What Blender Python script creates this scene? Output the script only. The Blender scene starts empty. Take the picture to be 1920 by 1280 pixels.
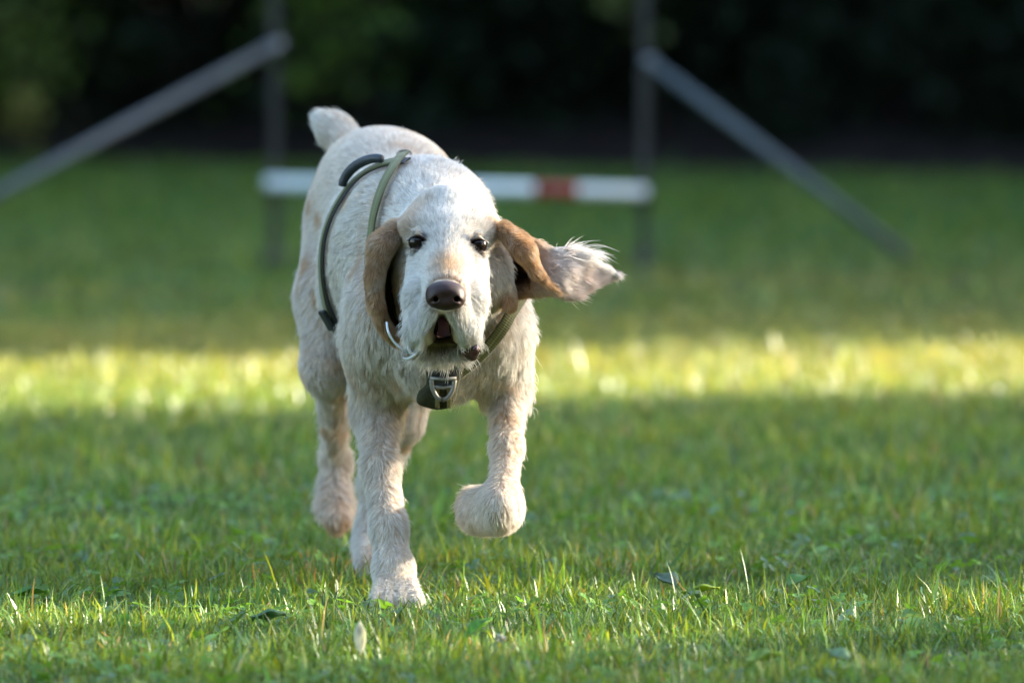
import bpy, math, random
import numpy as np
from mathutils import Vector, Matrix, noise as mnoise

R = math.radians
rng = np.random.default_rng(7)
random.seed(7)
SC = bpy.context.scene
COL = SC.collection

# ------------------------------------------------------------------ camera, sky, sun, exposure
F = 16000.0            # focal length in pixels of a 1920 px wide frame (300 mm lens)
CAM_H = 0.88
HORIZON = -27.0
PITCH = math.atan((640 - HORIZON) / F)
cam = bpy.data.cameras.new('camera')
cam.sensor_width = 36; cam.lens = 300
cam.clip_start = 0.5; cam.clip_end = 2000
cam.dof.use_dof = True; cam.dof.focus_distance = 11.80; cam.dof.aperture_fstop = 4.8
camo = bpy.data.objects.new('camera', cam); COL.objects.link(camo)
camo.location = (0, 0, CAM_H); camo.rotation_euler = (R(90) - PITCH, 0, 0)
SC.camera = camo

SUN_EL, SUN_AZ = 15.0, 20.0        # azimuth measured from +X (picture right) towards +Y (away from camera)
S = Vector((math.cos(R(SUN_EL)) * math.cos(R(SUN_AZ)), math.cos(R(SUN_EL)) * math.sin(R(SUN_AZ)), math.sin(R(SUN_EL))))
W = bpy.data.worlds.new('World'); SC.world = W; W.use_nodes = True
nt = W.node_tree; nt.nodes.clear()
sky = nt.nodes.new('ShaderNodeTexSky'); sky.sky_type = 'NISHITA'; sky.sun_disc = False
sky.sun_elevation = R(SUN_EL); sky.dust_density = 2.0; sky.sun_rotation = math.atan2(S.x, S.y)
bg = nt.nodes.new('ShaderNodeBackground'); bg.inputs[1].default_value = 0.15
wo = nt.nodes.new('ShaderNodeOutputWorld')
nt.links.new(sky.outputs[0], bg.inputs[0]); nt.links.new(bg.outputs[0], wo.inputs[0])
sun = bpy.data.lights.new('sun', 'SUN'); sun.energy = 5.0; sun.angle = R(0.6); sun.color = (1.0, 0.90, 0.72)
suno = bpy.data.objects.new('sun', sun); COL.objects.link(suno)
suno.rotation_euler = S.to_track_quat('Z', 'Y').to_euler()
VS = SC.view_settings
VS.view_transform = 'Standard'; VS.look = 'None'; VS.gamma = 1.0; VS.use_curve_mapping = False
VS.exposure = 2.9
cy = SC.cycles
SC.render.engine = 'CYCLES'
cy.use_denoising = True; cy.use_adaptive_sampling = False
cy.max_bounces = 6; cy.diffuse_bounces = 3; cy.glossy_bounces = 2; cy.transmission_bounces = 4; cy.transparent_max_bounces = 4
cy.caustics_reflective = False; cy.caustics_refractive = False
cy.sample_clamp_indirect = 1.0
SC.cycles_curves.shape = 'RIBBONS'; SC.cycles_curves.subdivisions = 2

# ------------------------------------------------------------------ helpers
def at(px, py, Y):
    """world point on the ray through pixel (px,py) of the 1920x1280 frame at depth Y"""
    dx = (px - 960) / F; dv = (640 - py) / F
    c, s = math.cos(PITCH), math.sin(PITCH)
    d = np.array([dx, c + dv * s, -s + dv * c])
    return np.array([0, 0, CAM_H]) + d * (Y / d[1])

def tag(o, label=None, cat=None, group=None, kind=None):
    if label: o['label'] = label
    if cat: o['category'] = cat
    if group: o['group'] = group
    if kind: o['kind'] = kind
    return o

def empty(name, loc, label, cat, group=None):
    o = bpy.data.objects.new(name, None); COL.objects.link(o); o.location = loc
    o.empty_display_size = 0.1
    return tag(o, label, cat, group)

def mesh_np(name, V, faces, mat, parent=None, smooth=True, attr=None):
    """faces: list of (n,k) int arrays"""
    me = bpy.data.meshes.new(name)
    V = np.asarray(V, np.float32)
    me.vertices.add(len(V)); me.vertices.foreach_set('co', V.ravel())
    faces = [np.asarray(f, np.int32) for f in faces if len(f)]
    li = np.concatenate([f.ravel() for f in faces])
    tot = np.concatenate([np.full(len(f), f.shape[1], np.int32) for f in faces])
    st = np.concatenate([[0], np.cumsum(tot)[:-1]]).astype(np.int32)
    me.loops.add(len(li)); me.loops.foreach_set('vertex_index', li)
    me.polygons.add(len(tot)); me.polygons.foreach_set('loop_start', st)
    me.polygons.foreach_set('use_smooth', np.full(len(tot), smooth))
    me.update(calc_edges=True)
    if attr:
        for k, a in attr.items():
            at_ = me.attributes.new(k, 'FLOAT_COLOR', 'POINT')
            c = np.ones((len(V), 4), np.float32); c[:, :3] = a
            at_.data.foreach_set('color', c.ravel())
    if mat: me.materials.append(mat)
    o = bpy.data.objects.new(name, me); COL.objects.link(o)
    if parent is not None: o.parent = parent
    return o

class MB:
    def __init__(s): s.v = []; s.f = {}; s.n = 0
    def add(s, V, faces):
        V = np.asarray(V, float)
        s.v.append(V)
        for f in faces:
            f = np.asarray(f)
            s.f.setdefault(f.shape[1], []).append(f + s.n)
        s.n += len(V)
    def box(s, c, d, rot=None):
        c = np.asarray(c, float); d = np.asarray(d, float) / 2
        q = np.array([[x, y, z] for x in (-1, 1) for y in (-1, 1) for z in (-1, 1)]) * d
        if rot is not None: q = q @ np.asarray(rot).T
        s.add(q + c, [np.array([[0, 1, 3, 2], [4, 6, 7, 5], [0, 4, 5, 1], [2, 3, 7, 6], [0, 2, 6, 4], [1, 5, 7, 3]])])
    def tube(s, P, r, n=10, cap=True):
        P = np.asarray(P, float); m = len(P)
        r = np.broadcast_to(np.asarray(r, float), (m,))
        T = np.gradient(P, axis=0); T /= np.linalg.norm(T, axis=1)[:, None] + 1e-12
        ref = np.array([0, 0, 1.0]) if abs(T[0][2]) < .9 else np.array([1.0, 0, 0])
        rings = []
        for i in range(m):
            a = np.cross(T[i], ref); a /= np.linalg.norm(a) + 1e-12
            b = np.cross(T[i], a); ref = -np.cross(T[i], a) if False else ref
            th = np.arange(n) * 2 * np.pi / n
            rings.append(P[i] + r[i] * (np.cos(th)[:, None] * a + np.sin(th)[:, None] * b))
        V = np.concatenate(rings)
        q = []
        for i in range(m - 1):
            for j in range(n):
                q.append([i * n + j, i * n + (j + 1) % n, (i + 1) * n + (j + 1) % n, (i + 1) * n + j])
        fs = [np.array(q)]
        if cap:
            fs += [np.array([list(range(n))[::-1]]), np.array([[(m - 1) * n + j for j in range(n)]])]
        s.add(V, fs)
    def build(s, name, mat, parent=None, smooth=True, attr=None):
        return mesh_np(name, np.concatenate(s.v), [np.concatenate(f) for f in s.f.values()], mat, parent, smooth, attr)

def material(name):
    m = bpy.data.materials.new(name); m.use_nodes = True
    m.node_tree.nodes.clear()
    return m, m.node_tree.nodes, m.node_tree.links

def simple(name, col, rough=0.6, metal=0.0, var=0.15, scale=30.0, bump=0.0, spec=0.5, coat=0.0):
    m, N, L = material(name)
    p = N.new('ShaderNodeBsdfPrincipled'); o = N.new('ShaderNodeOutputMaterial')
    tc = N.new('ShaderNodeTexCoord'); nz = N.new('ShaderNodeTexNoise')
    nz.inputs['Scale'].default_value = scale; nz.inputs['Detail'].default_value = 5
    L.new(tc.outputs['Object'], nz.inputs['Vector'])
    cr = N.new('ShaderNodeValToRGB')
    cr.color_ramp.elements[0].position = .3; cr.color_ramp.elements[1].position = .7
    cr.color_ramp.elements[0].color = [c * (1 - var) for c in col] + [1]
    cr.color_ramp.elements[1].color = [min(1, c * (1 + var)) for c in col] + [1]
    L.new(nz.outputs['Fac'], cr.inputs[0]); L.new(cr.outputs[0], p.inputs['Base Color'])
    p.inputs['Roughness'].default_value = rough; p.inputs['Metallic'].default_value = metal
    p.inputs['Specular IOR Level'].default_value = spec; p.inputs['Coat Weight'].default_value = coat
    if bump:
        b = N.new('ShaderNodeBump'); b.inputs['Strength'].default_value = bump; b.inputs['Distance'].default_value = .01
        L.new(nz.outputs['Fac'], b.inputs['Height']); L.new(b.outputs[0], p.inputs['Normal'])
    L.new(p.outputs[0], o.inputs[0])
    return m

def leafy(name, attr='tint', trans=0.4, rough=0.45, spec=0.4, tmul=(1.25, 1.2, .6)):
    m, N, L = material(name)
    a = N.new('ShaderNodeAttribute'); a.attribute_name = attr
    p = N.new('ShaderNodeBsdfPrincipled'); p.inputs['Roughness'].default_value = rough
    p.inputs['Specular IOR Level'].default_value = spec
    t = N.new('ShaderNodeBsdfTranslucent'); mx = N.new('ShaderNodeMixShader'); o = N.new('ShaderNodeOutputMaterial')
    mu = N.new('ShaderNodeMix'); mu.data_type = 'RGBA'; mu.blend_type = 'MULTIPLY'
    mu.inputs['Factor'].default_value = 1; mu.inputs[7].default_value = (*tmul, 1)
    L.new(a.outputs['Color'], p.inputs['Base Color']); L.new(a.outputs['Color'], mu.inputs[6])
    L.new(mu.outputs[2], t.inputs['Color'])
    mx.inputs[0].default_value = trans
    L.new(p.outputs[0], mx.inputs[1]); L.new(t.outputs[0], mx.inputs[2]); L.new(mx.outputs[0], o.inputs[0])
    return m

class Noise3:
    """smooth random field: sum of sinusoids"""
    def __init__(s, wavelength, n=8, out=1, seed=0):
        g = np.random.default_rng(seed)
        k = g.normal(size=(out, n, 3)); k /= np.linalg.norm(k, axis=2)[..., None]
        s.k = k * (2 * np.pi / wavelength) * g.uniform(.55, 1.6, (out, n, 1)); s.ph = g.uniform(0, 6.28, (out, n)); s.n = n
    def __call__(s, P):
        r = np.stack([np.sin(P @ s.k[o].T + s.ph[o]).sum(1) for o in range(len(s.k))], 1) / math.sqrt(s.n / 2)
        return r[:, 0] if r.shape[1] == 1 else r

# ------------------------------------------------------------------ ground
def wood_edge(x):
    return np.clip(42.6 - (np.asarray(x, float) + 2.6) * .75, 37.0, 47.0)
def ground_z(x, y):
    t = np.clip((np.asarray(y, float) - wood_edge(x)) / 60.0, 0, 1)
    return 9.0 * t * t * (3 - 2 * t)

def make_ground():
    m, N, L = material('lawn_soil')
    p = N.new('ShaderNodeBsdfPrincipled'); o = N.new('ShaderNodeOutputMaterial'); g = N.new('ShaderNodeNewGeometry')
    n1 = N.new('ShaderNodeTexNoise'); n1.inputs['Scale'].default_value = .55; n1.inputs['Detail'].default_value = 4
    n2 = N.new('ShaderNodeTexNoise'); n2.inputs['Scale'].default_value = 60; n2.inputs['Detail'].default_value = 6
    L.new(g.outputs['Position'], n1.inputs['Vector']); L.new(g.outputs['Position'], n2.inputs['Vector'])
    c1 = N.new('ShaderNodeValToRGB'); e = c1.color_ramp.elements
    e[0].position = .35; e[0].color = (.018, .062, .010, 1); e[1].position = .68; e[1].color = (.06, .088, .022, 1)
    L.new(n1.outputs['Fac'], c1.inputs[0])
    c2 = N.new('ShaderNodeValToRGB'); e = c2.color_ramp.elements
    e[0].position = .3; e[0].color = (.35, .33, .3, 1); e[1].position = .75; e[1].color = (1.3, 1.25, 1.1, 1)
    L.new(n2.outputs['Fac'], c2.inputs[0])
    mu = N.new('ShaderNodeMix'); mu.data_type = 'RGBA'; mu.blend_type = 'MULTIPLY'; mu.inputs['Factor'].default_value = 1
    L.new(c1.outputs[0], mu.inputs[6]); L.new(c2.outputs[0], mu.inputs[7])
    L.new(mu.outputs[2], p.inputs['Base Color']); p.inputs['Roughness'].default_value = .95; p.inputs['Specular IOR Level'].default_value = .1
    L.new(p.outputs[0], o.inputs[0])
    xs = np.concatenate([[-1500, -400, -120], np.linspace(-40, 40, 41), [120, 400, 1500]])
    ys = np.concatenate([[-1500, -400, -100, -20], np.linspace(0, 43, 44), ])
    X, Y = np.meshgrid(xs, ys, indexing='ij')
    Y = np.where(Y > 0, Y / 43 * wood_edge(X), Y)
    V = np.stack([X.ravel(), Y.ravel(), 0 * X.ravel()], 1)
    ny = len(ys); i, j = np.meshgrid(np.arange(len(xs) - 1), np.arange(ny - 1), indexing='ij')
    q = (i * ny + j).ravel()
    gr = mesh_np('ground', V, [np.stack([q, q + ny, q + ny + 1, q + 1], 1)], m)
    tag(gr, kind='structure')
    ys = np.concatenate([np.linspace(43, 110, 34), [160, 400, 1600]])
    X, Y = np.meshgrid(xs, ys, indexing='ij')
    Y = Y - 43 + wood_edge(X)
    Z = ground_z(X, Y) + np.where((Y > 47.5) & (Y < 120), .06 * np.sin(X * 1.7 + Y) * np.cos(Y * 1.3), 0)
    V = np.stack([X.ravel(), Y.ravel(), Z.ravel()], 1)
    ny = len(ys); i, j = np.meshgrid(np.arange(len(xs) - 1), np.arange(ny - 1), indexing='ij')
    q = (i * ny + j).ravel()
    lit = simple('leaf_litter', (.022, .016, .014), rough=.95, var=.5, scale=4, spec=.1)
    fl = mesh_np('forest_floor', V, [np.stack([q, q + ny, q + ny + 1, q + 1], 1)], lit)
    tag(fl, kind='structure')
make_ground()

# ------------------------------------------------------------------ trees
LEAF = leafy('tree_leaf', trans=.25, rough=.5, spec=.3)
DARKLEAF = leafy('undergrowth_leaf', trans=.12, rough=.6, spec=.2)
BARK = simple('bark', (.09, .07, .055), rough=.9, var=.4, scale=14, bump=.6, spec=.1)

def leaf_cards(C, size, g, cols, up=0.3):
    """diamond leaves with a fold: 4 verts, 2 tris"""
    n = len(C)
    d = g.normal(size=(n, 3)); d[:, 2] -= .2; d /= np.linalg.norm(d, axis=1)[:, None]
    nn = g.normal(size=(n, 3)); nn[:, 2] += up; w = np.cross(d, nn); w /= np.linalg.norm(w, axis=1)[:, None]
    nrm = np.cross(w, d)
    s = size * g.uniform(.6, 1.35, n)[:, None]
    V = np.stack([C, C + d * s * .5 + w * s * .34 + nrm * s * .08, C + d * s, C + d * s * .5 - w * s * .34 + nrm * s * .08], 1).reshape(-1, 3)
    i = np.arange(n) * 4
    f = np.concatenate([np.stack([i, i + 1, i + 2], 1), np.stack([i, i + 2, i + 3], 1)])
    return V, f, np.repeat(cols, 4, 0)

def tree_parts(root, hgt, cz, rx, rz, nleaf, lsize, seed, base_col, mat, clumps=60):
    g = np.random.default_rng(seed)
    mb = MB()
    trunk_top = cz + rz * .5
    zz = np.linspace(0, trunk_top, 9)
    P = np.stack([.12 * np.sin(zz * .7 + seed), .12 * np.cos(zz * .6 + seed), zz], 1); P[0, :2] = P[1, :2] * .5
    r0 = .02 * hgt + .06
    mb.tube(P, np.linspace(r0, .05, 9) * np.array([1.35] + [1] * 8), 10)
    cl = []
    for k in range(clumps):
        while True:
            u = g.uniform(-1, 1, 3)
            if .25 < (u ** 2).sum() < 1: break
        c = np.array([u[0] * rx, u[1] * rx, cz + u[2] * rz]); cl.append(c)
        if k % 4 == 0:
            z0 = min(max(c[2] - .6 * np.hypot(c[0], c[1]), .25 * cz), trunk_top * .95)
            a = np.array([.12 * math.sin(z0 * .7 + seed), .12 * math.cos(z0 * .6 + seed), z0])
            t = np.linspace(0, 1, 5)[:, None]
            Q = a + (c - a) * t; Q[:, 2] += .25 * np.sin(t[:, 0] * 3.1)
            mb.tube(Q, np.linspace(.07, .015, 5), 6)
    cl = np.array(cl)
    mb.build('trunk', BARK, root)
    idx = g.integers(0, clumps, nleaf)
    rad = .38 * rx * g.uniform(.5, 1.15, clumps)
    off = g.normal(size=(nleaf, 3)) * .55; off[:, 2] *= .75
    C = cl[idx] + off * rad[idx][:, None]
    C[:, 2] = np.maximum(C[:, 2], .25)
    tone = g.uniform(.6, 1.35, clumps)[idx] * g.uniform(.8, 1.25, nleaf)
    cols = np.array(base_col)[None, :] * tone[:, None]
    cols[:, 0] *= g.uniform(.8, 1.4, nleaf)
    V, f, c = leaf_cards(C, lsize, g, cols)
    mesh_np('crown', V, [f], mat, root, smooth=False, attr={'tint': c})

def copy_tree(o, label=None):
    c = o.copy(); COL.objects.link(c)
    for ch in o.children:
        d = ch.copy(); COL.objects.link(d); d.parent = c
    if label: c['label'] = label
    return c

def field_tree(px, v, **k): pass
sa, ca = math.sin(R(SUN_AZ)), math.cos(R(SUN_AZ))
def on_band(x, v):            # ground position at x whose shadow falls on the band v
    return (x, (v + x * sa) / ca, 0)
GT = 'trees along the right side of the field, outside the picture'
LT = 'broad leafy tree standing beside the field to the right, shading the lawn'
thin = empty('field_tree', on_band(11.5, 11.6), 'loose leafy tree beside the field, letting dappled sun through to the dog', 'tree', GT)
tree_parts(thin, 8, 3.6, 2.4, 3.3, 4600, .2, 3, (.05, .095, .022), LEAF, 90)
dense = empty('field_tree', on_band(11.0, 22.3), LT, 'tree', GT)
tree_parts(dense, 9, 4.2, 2.9, 4.0, 26000, .22, 5, (.05, .095, .022), LEAF, 90)
for x, v, rz, s in ((13.5, 27.0, 1.1, 1.1), (11.5, 31.4, 2.3, 1.15), (14, 36, 3.9, 1.2), (12, 41, 5.0, 1.2), (13, 6.2, .4, 1.0), (14.5, 23.9, 2.0, 1.0), (17.5, 39, 1.0, 1.3), (11, 14.35, 2.7, .66), (13.5, 13.7, 1.7, .72)):
    c = copy_tree(dense); c.location = on_band(x, v); c.rotation_euler.z = rz; c.scale = (s, s, s)

# the wood behind the field, plus unseen rows added to block sky light
GW = 'trees of the dark wood behind the field'
wood = empty('forest_tree', (-6.5, 48, float(ground_z(0, 48)) - .1), 'tall tree of the dark wood behind the field', 'tree', GW)
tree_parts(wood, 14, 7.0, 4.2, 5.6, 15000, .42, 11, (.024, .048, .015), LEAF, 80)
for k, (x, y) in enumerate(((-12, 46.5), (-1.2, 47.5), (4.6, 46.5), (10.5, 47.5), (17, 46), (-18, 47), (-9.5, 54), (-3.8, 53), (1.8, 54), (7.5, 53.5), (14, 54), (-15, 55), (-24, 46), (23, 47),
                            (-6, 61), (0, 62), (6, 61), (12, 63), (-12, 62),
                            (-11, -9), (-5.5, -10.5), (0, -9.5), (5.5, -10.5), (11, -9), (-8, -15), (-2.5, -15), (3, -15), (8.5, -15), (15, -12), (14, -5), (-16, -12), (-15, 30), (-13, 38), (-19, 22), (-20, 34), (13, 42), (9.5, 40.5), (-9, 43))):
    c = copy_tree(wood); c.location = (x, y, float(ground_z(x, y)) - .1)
    if -14 > x or 40 > y > 0: c['group'] = 'trees along the left side of the field, outside the picture'; c['label'] = 'unseen tall tree left of the field, keeping low sky off the wood'  # left row is added, unseen, to hide low sky from the wood
    if y < 0: c['group'] = 'unseen trees added behind the camera to cut frontal sky light'; c['label'] = 'unseen tall tree added behind the camera to cut frontal sky light'; c.rotation_euler.z = k * 1.9; s = .95 + .1 * (k % 4); c.scale = (s, s, s)  # unseen row added to dim sky light from the front

def undergrowth():
    g = np.random.default_rng(21)
    n = 60000
    nc = 520
    cx = g.uniform(-9, 9, nc); cyy = wood_edge(cx) + 2.6 + g.uniform(0, 1, nc) ** 1.5 * 12
    cyy = np.where((cx > -1.9) & (cx < 1.3), np.maximum(cyy, wood_edge(cx) + 4.5), cyy)
    cz = ground_z(cx, cyy) + g.uniform(.1, 2.6, nc)
    rr = g.uniform(.25, .8, nc)
    idx = g.integers(0, nc, n)
    C = np.stack([cx, cyy, cz], 1)[idx] + g.normal(size=(n, 3)) * rr[idx][:, None] * .55
    C[:, 2] = np.maximum(C[:, 2], ground_z(C[:, 0], C[:, 1]) + .03)
    tone = g.uniform(.6, 1.3, nc)[idx] * g.uniform(.8, 1.2, n)
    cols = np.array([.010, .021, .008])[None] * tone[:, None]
    V, f, c = leaf_cards(C, .13, g, cols)
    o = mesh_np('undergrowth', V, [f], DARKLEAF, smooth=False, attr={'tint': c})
    tag(o, 'dark undergrowth massed along the edge of the wood', 'undergrowth', kind='stuff')
undergrowth()

def branch(px, py, Y, spread, n, col, label):
    base = at(px, py, Y)
    g = np.random.default_rng(int(px + py))
    root = empty('leafy_branch', (base[0], base[1], 0), label, 'branch')
    mb = MB(); tip = base - np.array([base[0], base[1], 0])
    P = np.array([[.25, .8, 0], [.18, .6, tip[2] * .45], [.1, .3, tip[2] * .85], tip])
    mb.tube(P, [.02, .015, .01, .004], 6)
    for k in range(5):
        e = tip + g.normal(size=3) * spread * .6
        mb.tube(np.array([P[2], (P[2] + e) / 2 + g.normal(size=3) * .02, e]), [.006, .004, .002], 5)
    mb.build('stem', BARK, root)
    C = tip + g.normal(size=(n, 3)) * np.array([1, .8, 1]) * spread * .5
    cols = 1.15 * np.array(col)[None] * g.uniform(.6, 1.4, n)[:, None]
    V, f, c = leaf_cards(C, .075, g, cols)
    mesh_np('foliage', V, [f], LEAF, root, smooth=False, attr={'tint': c})
branch(60, 85, 42.0, .26, 130, (.10, .15, .02), 'yellow green leafy branch at the upper left edge of the wood')
branch(45, 215, 41.5, .10, 50, (.22, .20, .05), 'small yellowing sprig low at the left edge of the wood')
branch(610, 25, 42.5, .42, 210, (.08, .14, .015), 'green leafy branch hanging above the left post of the jump')
branch(1160, -12, 42.5, .14, 50, (.12, .14, .03), 'small leafy sprig above the right post of the jump')

# ------------------------------------------------------------------ agility jump
JY = 26.8
def jump():
    white = simple('painted_plastic_white', (.70, .76, .80), rough=.45, var=.06, scale=9)
    red = simple('painted_plastic_red', (.32, .02, .025), rough=.45, var=.1, scale=9)
    metal = simple('galvanised_tube', (.062, .078, .088), rough=.55, var=.12, scale=12)
    wood_m = simple('weathered_post', (.03, .028, .025), rough=.8, var=.25, scale=10)
    cap = simple('tube_end_cap', (.13, .15, .17), rough=.5)
    L0, R0 = at(512, 345, JY), at(1206, 360, JY)
    c = (L0 + R0) / 2
    root = empty('agility_jump', (c[0], JY, 0), 'blurred agility jump with red and white pole between two posts behind the dog', 'agility jump')
    rel = lambda p: np.asarray(p) - np.array([c[0], JY, 0])
    bw = .041
    pole = MB(); a, b = rel(at(497, 343, JY - .05)), rel(at(1213, 361, JY - .05))
    pole.tube([a, a + (b - a) * .5, b], bw * .5, 16)
    po = pole.build('jump_pole', white, root)
    for x0, x1 in ((630, 712), (1002, 1084)):
        t0, t1 = (x0 - 497) / 716, (x1 - 497) / 716
        m = MB(); m.tube([a + (b - a) * t0, a + (b - a) * t1], bw * .5 + .0012, 16); m.build('red_band', red, po)
    for px, top in ((515, 1.35), (1208, 1.35)):
        x = rel(at(px, 400, JY))[0]
        m = MB(); m.box((x, 0, top / 2), (.030, .030, top)); m.build('post', wood_m, root, smooth=False)
        f = MB(); f.box((x, 0, .02), (.05, .5, .036)); f.build('foot', wood_m, root, smooth=False)
        cup = MB(); zc = a[2] if px < 900 else b[2]
        cup.box((x, -.04, zc - .03), (.045, .06, .012)); cup.build('pole_cup', wood_m, root, smooth=False)
    # sloping wing tubes
    for (p0, p1) in (((520, 84, JY), (-150, 440, JY - 1.3)), ((1212, 112, JY), (1718, 492, JY - .25))):
        q0, q1 = rel(at(*p0)), rel(at(*p1))
        m = MB(); m.tube([q0, (q0 + q1) / 2, q1], .0165, 14); m.build('wing_tube', metal, root)
        e = MB(); e.tube([q0 - (q1 - q0) * .008, q0 + (q1 - q0) * .03], .019, 14); e.build('tube_cap', cap, root)
    q1 = rel(at(-150, 440, JY - 1.3)); m = MB(); m.tube([q1, [q1[0], q1[1], 0]], .022, 10); m.build('wing_leg', metal, root)
jump()

# ------------------------------------------------------------------ dog: signed distance field
H = .003
LO = np.array([-.375, 11.60, -.006]); HI = np.array([.215, 12.98, .735])
NX, NY, NZ = [int(v) for v in np.ceil((HI - LO) / H)]
PR = []
def V3(t): return at(*t)
def r_(px, Y): return px * Y / F
SKIN_IN = .007        # the fur stands this far outside the skin
def cone(a, b, ra, rb, k=.02, flow=None, ln=.02, lift=.3, tan=.1, shrink=SKIN_IN, sub=False, t='w'):
    A, B = V3(a), V3(b)
    PR.append(dict(ty='c', a=A, b=B, ra=max(r_(ra, a[2]) - shrink, .002), rb=max(r_(rb, b[2]) - shrink, .002), k=k,
                   flow=np.array(flow, float) if flow is not None else (B - A), ln=ln, lift=lift, tan=tan, sub=sub, t=t))
def ell(c, r, k=.02, flow=(0, 1, -.2), ln=.02, lift=.3, tan=.1, shrink=SKIN_IN, sub=False, t='w', rot=None):
    rr = np.array([r_(r[0], c[2]), r[1], r_(r[2], c[2])]) - shrink
    PR.append(dict(ty='e', c=V3(c), r=np.maximum(rr, .002), k=k, flow=np.array(flow, float), ln=ln, lift=lift, tan=tan, sub=sub, t=t, rot=rot))
def cloud(pts, rad, k=.004, flow=(0, 0, -1), ln=.01, lift=.2, tan=.7, t='w'):
    PR.append(dict(ty='p', p=np.asarray(pts), rad=rad, k=k, flow=np.array(flow, float), ln=ln, lift=lift, tan=tan, sub=False, t=t))

def pdist(p, X):
    if p['ty'] == 'c':
        ab = p['b'] - p['a']; t = np.clip(((X - p['a']) @ ab) / (ab @ ab + 1e-12), 0, 1)
        d = X - p['a'] - t[..., None] * ab
        return np.sqrt((d * d).sum(-1)) - (p['ra'] + (p['rb'] - p['ra']) * t)
    if p['ty'] == 'e':
        d = X - p['c']
        if p['rot'] is not None: d = d @ p['rot']
        q = d / p['r']; k0 = np.sqrt((q * q).sum(-1)); q = q / p['r']; k1 = np.sqrt((q * q).sum(-1)) + 1e-9
        return np.where(k0 < 1e-3, -p['r'].min(), k0 * (k0 - 1) / k1)
    if p['ty'] == 'p':
        sh = X.shape[:-1]; Y = X.reshape(-1, 3).astype(np.float32); P = p['p'].astype(np.float32)
        out = np.empty(len(Y), np.float32); pp = (P * P).sum(1)
        for i in range(0, len(Y), 20000):
            y = Y[i:i + 20000]; o0 = y[0]
            yy = y - o0; PP = P - o0
            d2 = (yy * yy).sum(1)[:, None] + (PP * PP).sum(1)[None] - 2 * yy @ PP.T
            out[i:i + 20000] = np.sqrt(np.maximum(d2.min(1), 0))
        return out.reshape(sh) - p['rad']

# torso ----------------------------------------------------------
BACK = (0, 1, -.15)
ell((728, 378, 12.66), (142, .17, 140), k=.05, flow=(-.1, 1, -.5), ln=.012, lift=.25, tan=.17)        # rump
ell((700, 345, 12.74), (95, .10, 95), k=.05, flow=(-.2, .8, -.6), ln=.012, lift=.25, tan=.25)
ell((752, 478, 12.42), (158, .27, 178), k=.06, flow=(-.15, .8, -.6), ln=.018, lift=.25, tan=.12)      # ribs
ell((700, 560, 12.50), (100, .16, 85), k=.05, flow=(-.1, .6, -.7), ln=.018, lift=.25, tan=.14)       # belly
ell((775, 428, 12.27), (130, .15, 130), k=.05, flow=(-.1, .9, -.35), ln=.021, lift=.3, tan=.06)      # withers
ell((826, 590, 12.16), (156, .14, 158), k=.05, flow=(0, .1, -1), ln=.020, lift=.28, tan=.12)          # chest
ell((822, 662, 12.14), (88, .10, 84), k=.04, flow=(0, 0, -1), ln=.028, lift=.4, tan=.22)             # breast bone
ell((706, 600, 12.16), (64, .10, 110), k=.04, flow=(-.1, .35, -1), ln=.020, lift=.27, tan=.20)         # shoulders
ell((932, 600, 12.14), (58, .10, 112), k=.04, flow=(.1, .35, -1), ln=.020, lift=.27, tan=.07)
cone((812, 418, 12.22), (836, 462, 12.02), 116, 92, k=.05, flow=(0, 1, -.2), ln=.017, lift=.27, tan=.05)  # neck
cone((845, 500, 12.10), (838, 520, 11.98), 110, 75, k=.04, flow=(0, .4, -1), ln=.03, lift=.4, tan=.15)
# hind leg, picture left, swinging --------------------------------
cone((655, 430, 12.70), (632, 560, 12.62), 88, 80, k=.04, flow=(-.05, .2, -1), ln=.014, lift=.25, tan=.18)
cone((632, 560, 12.62), (617, 690, 12.56), 76, 56, k=.03, flow=(-.05, .1, -1), ln=.016, lift=.25, tan=.2)
cone((617, 690, 12.56), (626, 770, 12.66), 47, 29, k=.025, flow=(0, 0, -1), ln=.018, lift=.3, tan=.2)
cone((626, 770, 12.66), (628, 860, 12.80), 27, 28, k=.02, flow=(0, .2, -1), ln=.02, lift=.3, tan=.22)
cone((628, 860, 12.80), (629, 950, 12.76), 29, 36, k=.02, flow=(0, .4, -1), ln=.024, lift=.35, tan=.25)
cone((628, 950, 12.76), (632, 975, 12.72), 38, 30, k=.02, flow=(0, .2, -1), ln=.016, lift=.3, tan=.3)
# hind leg, picture right, passing under -----------------------------
cone((790, 560, 12.64), (775, 690, 12.52), 85, 66, k=.04, flow=(0, .2, -1), ln=.016, lift=.25, tan=.2)
cone((775, 690, 12.52), (752, 790, 12.52), 58, 45, k=.03, flow=(-.2, .1, -1), ln=.016, lift=.25, tan=.2)
cone((752, 790, 12.52), (706, 900, 12.64), 42, 34, k=.02, flow=(-.3, .1, -1), ln=.018, lift=.3, tan=.15)
cone((706, 900, 12.64), (696, 1010, 12.60), 34, 34, k=.02, flow=(0, 0, -1), ln=.02, lift=.3, tan=.08)
cone((696, 1010, 12.60), (694, 1055, 12.50), 36, 34, k=.02, flow=(0, -.2, -1), ln=.018, lift=.3, tan=.06)
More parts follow.
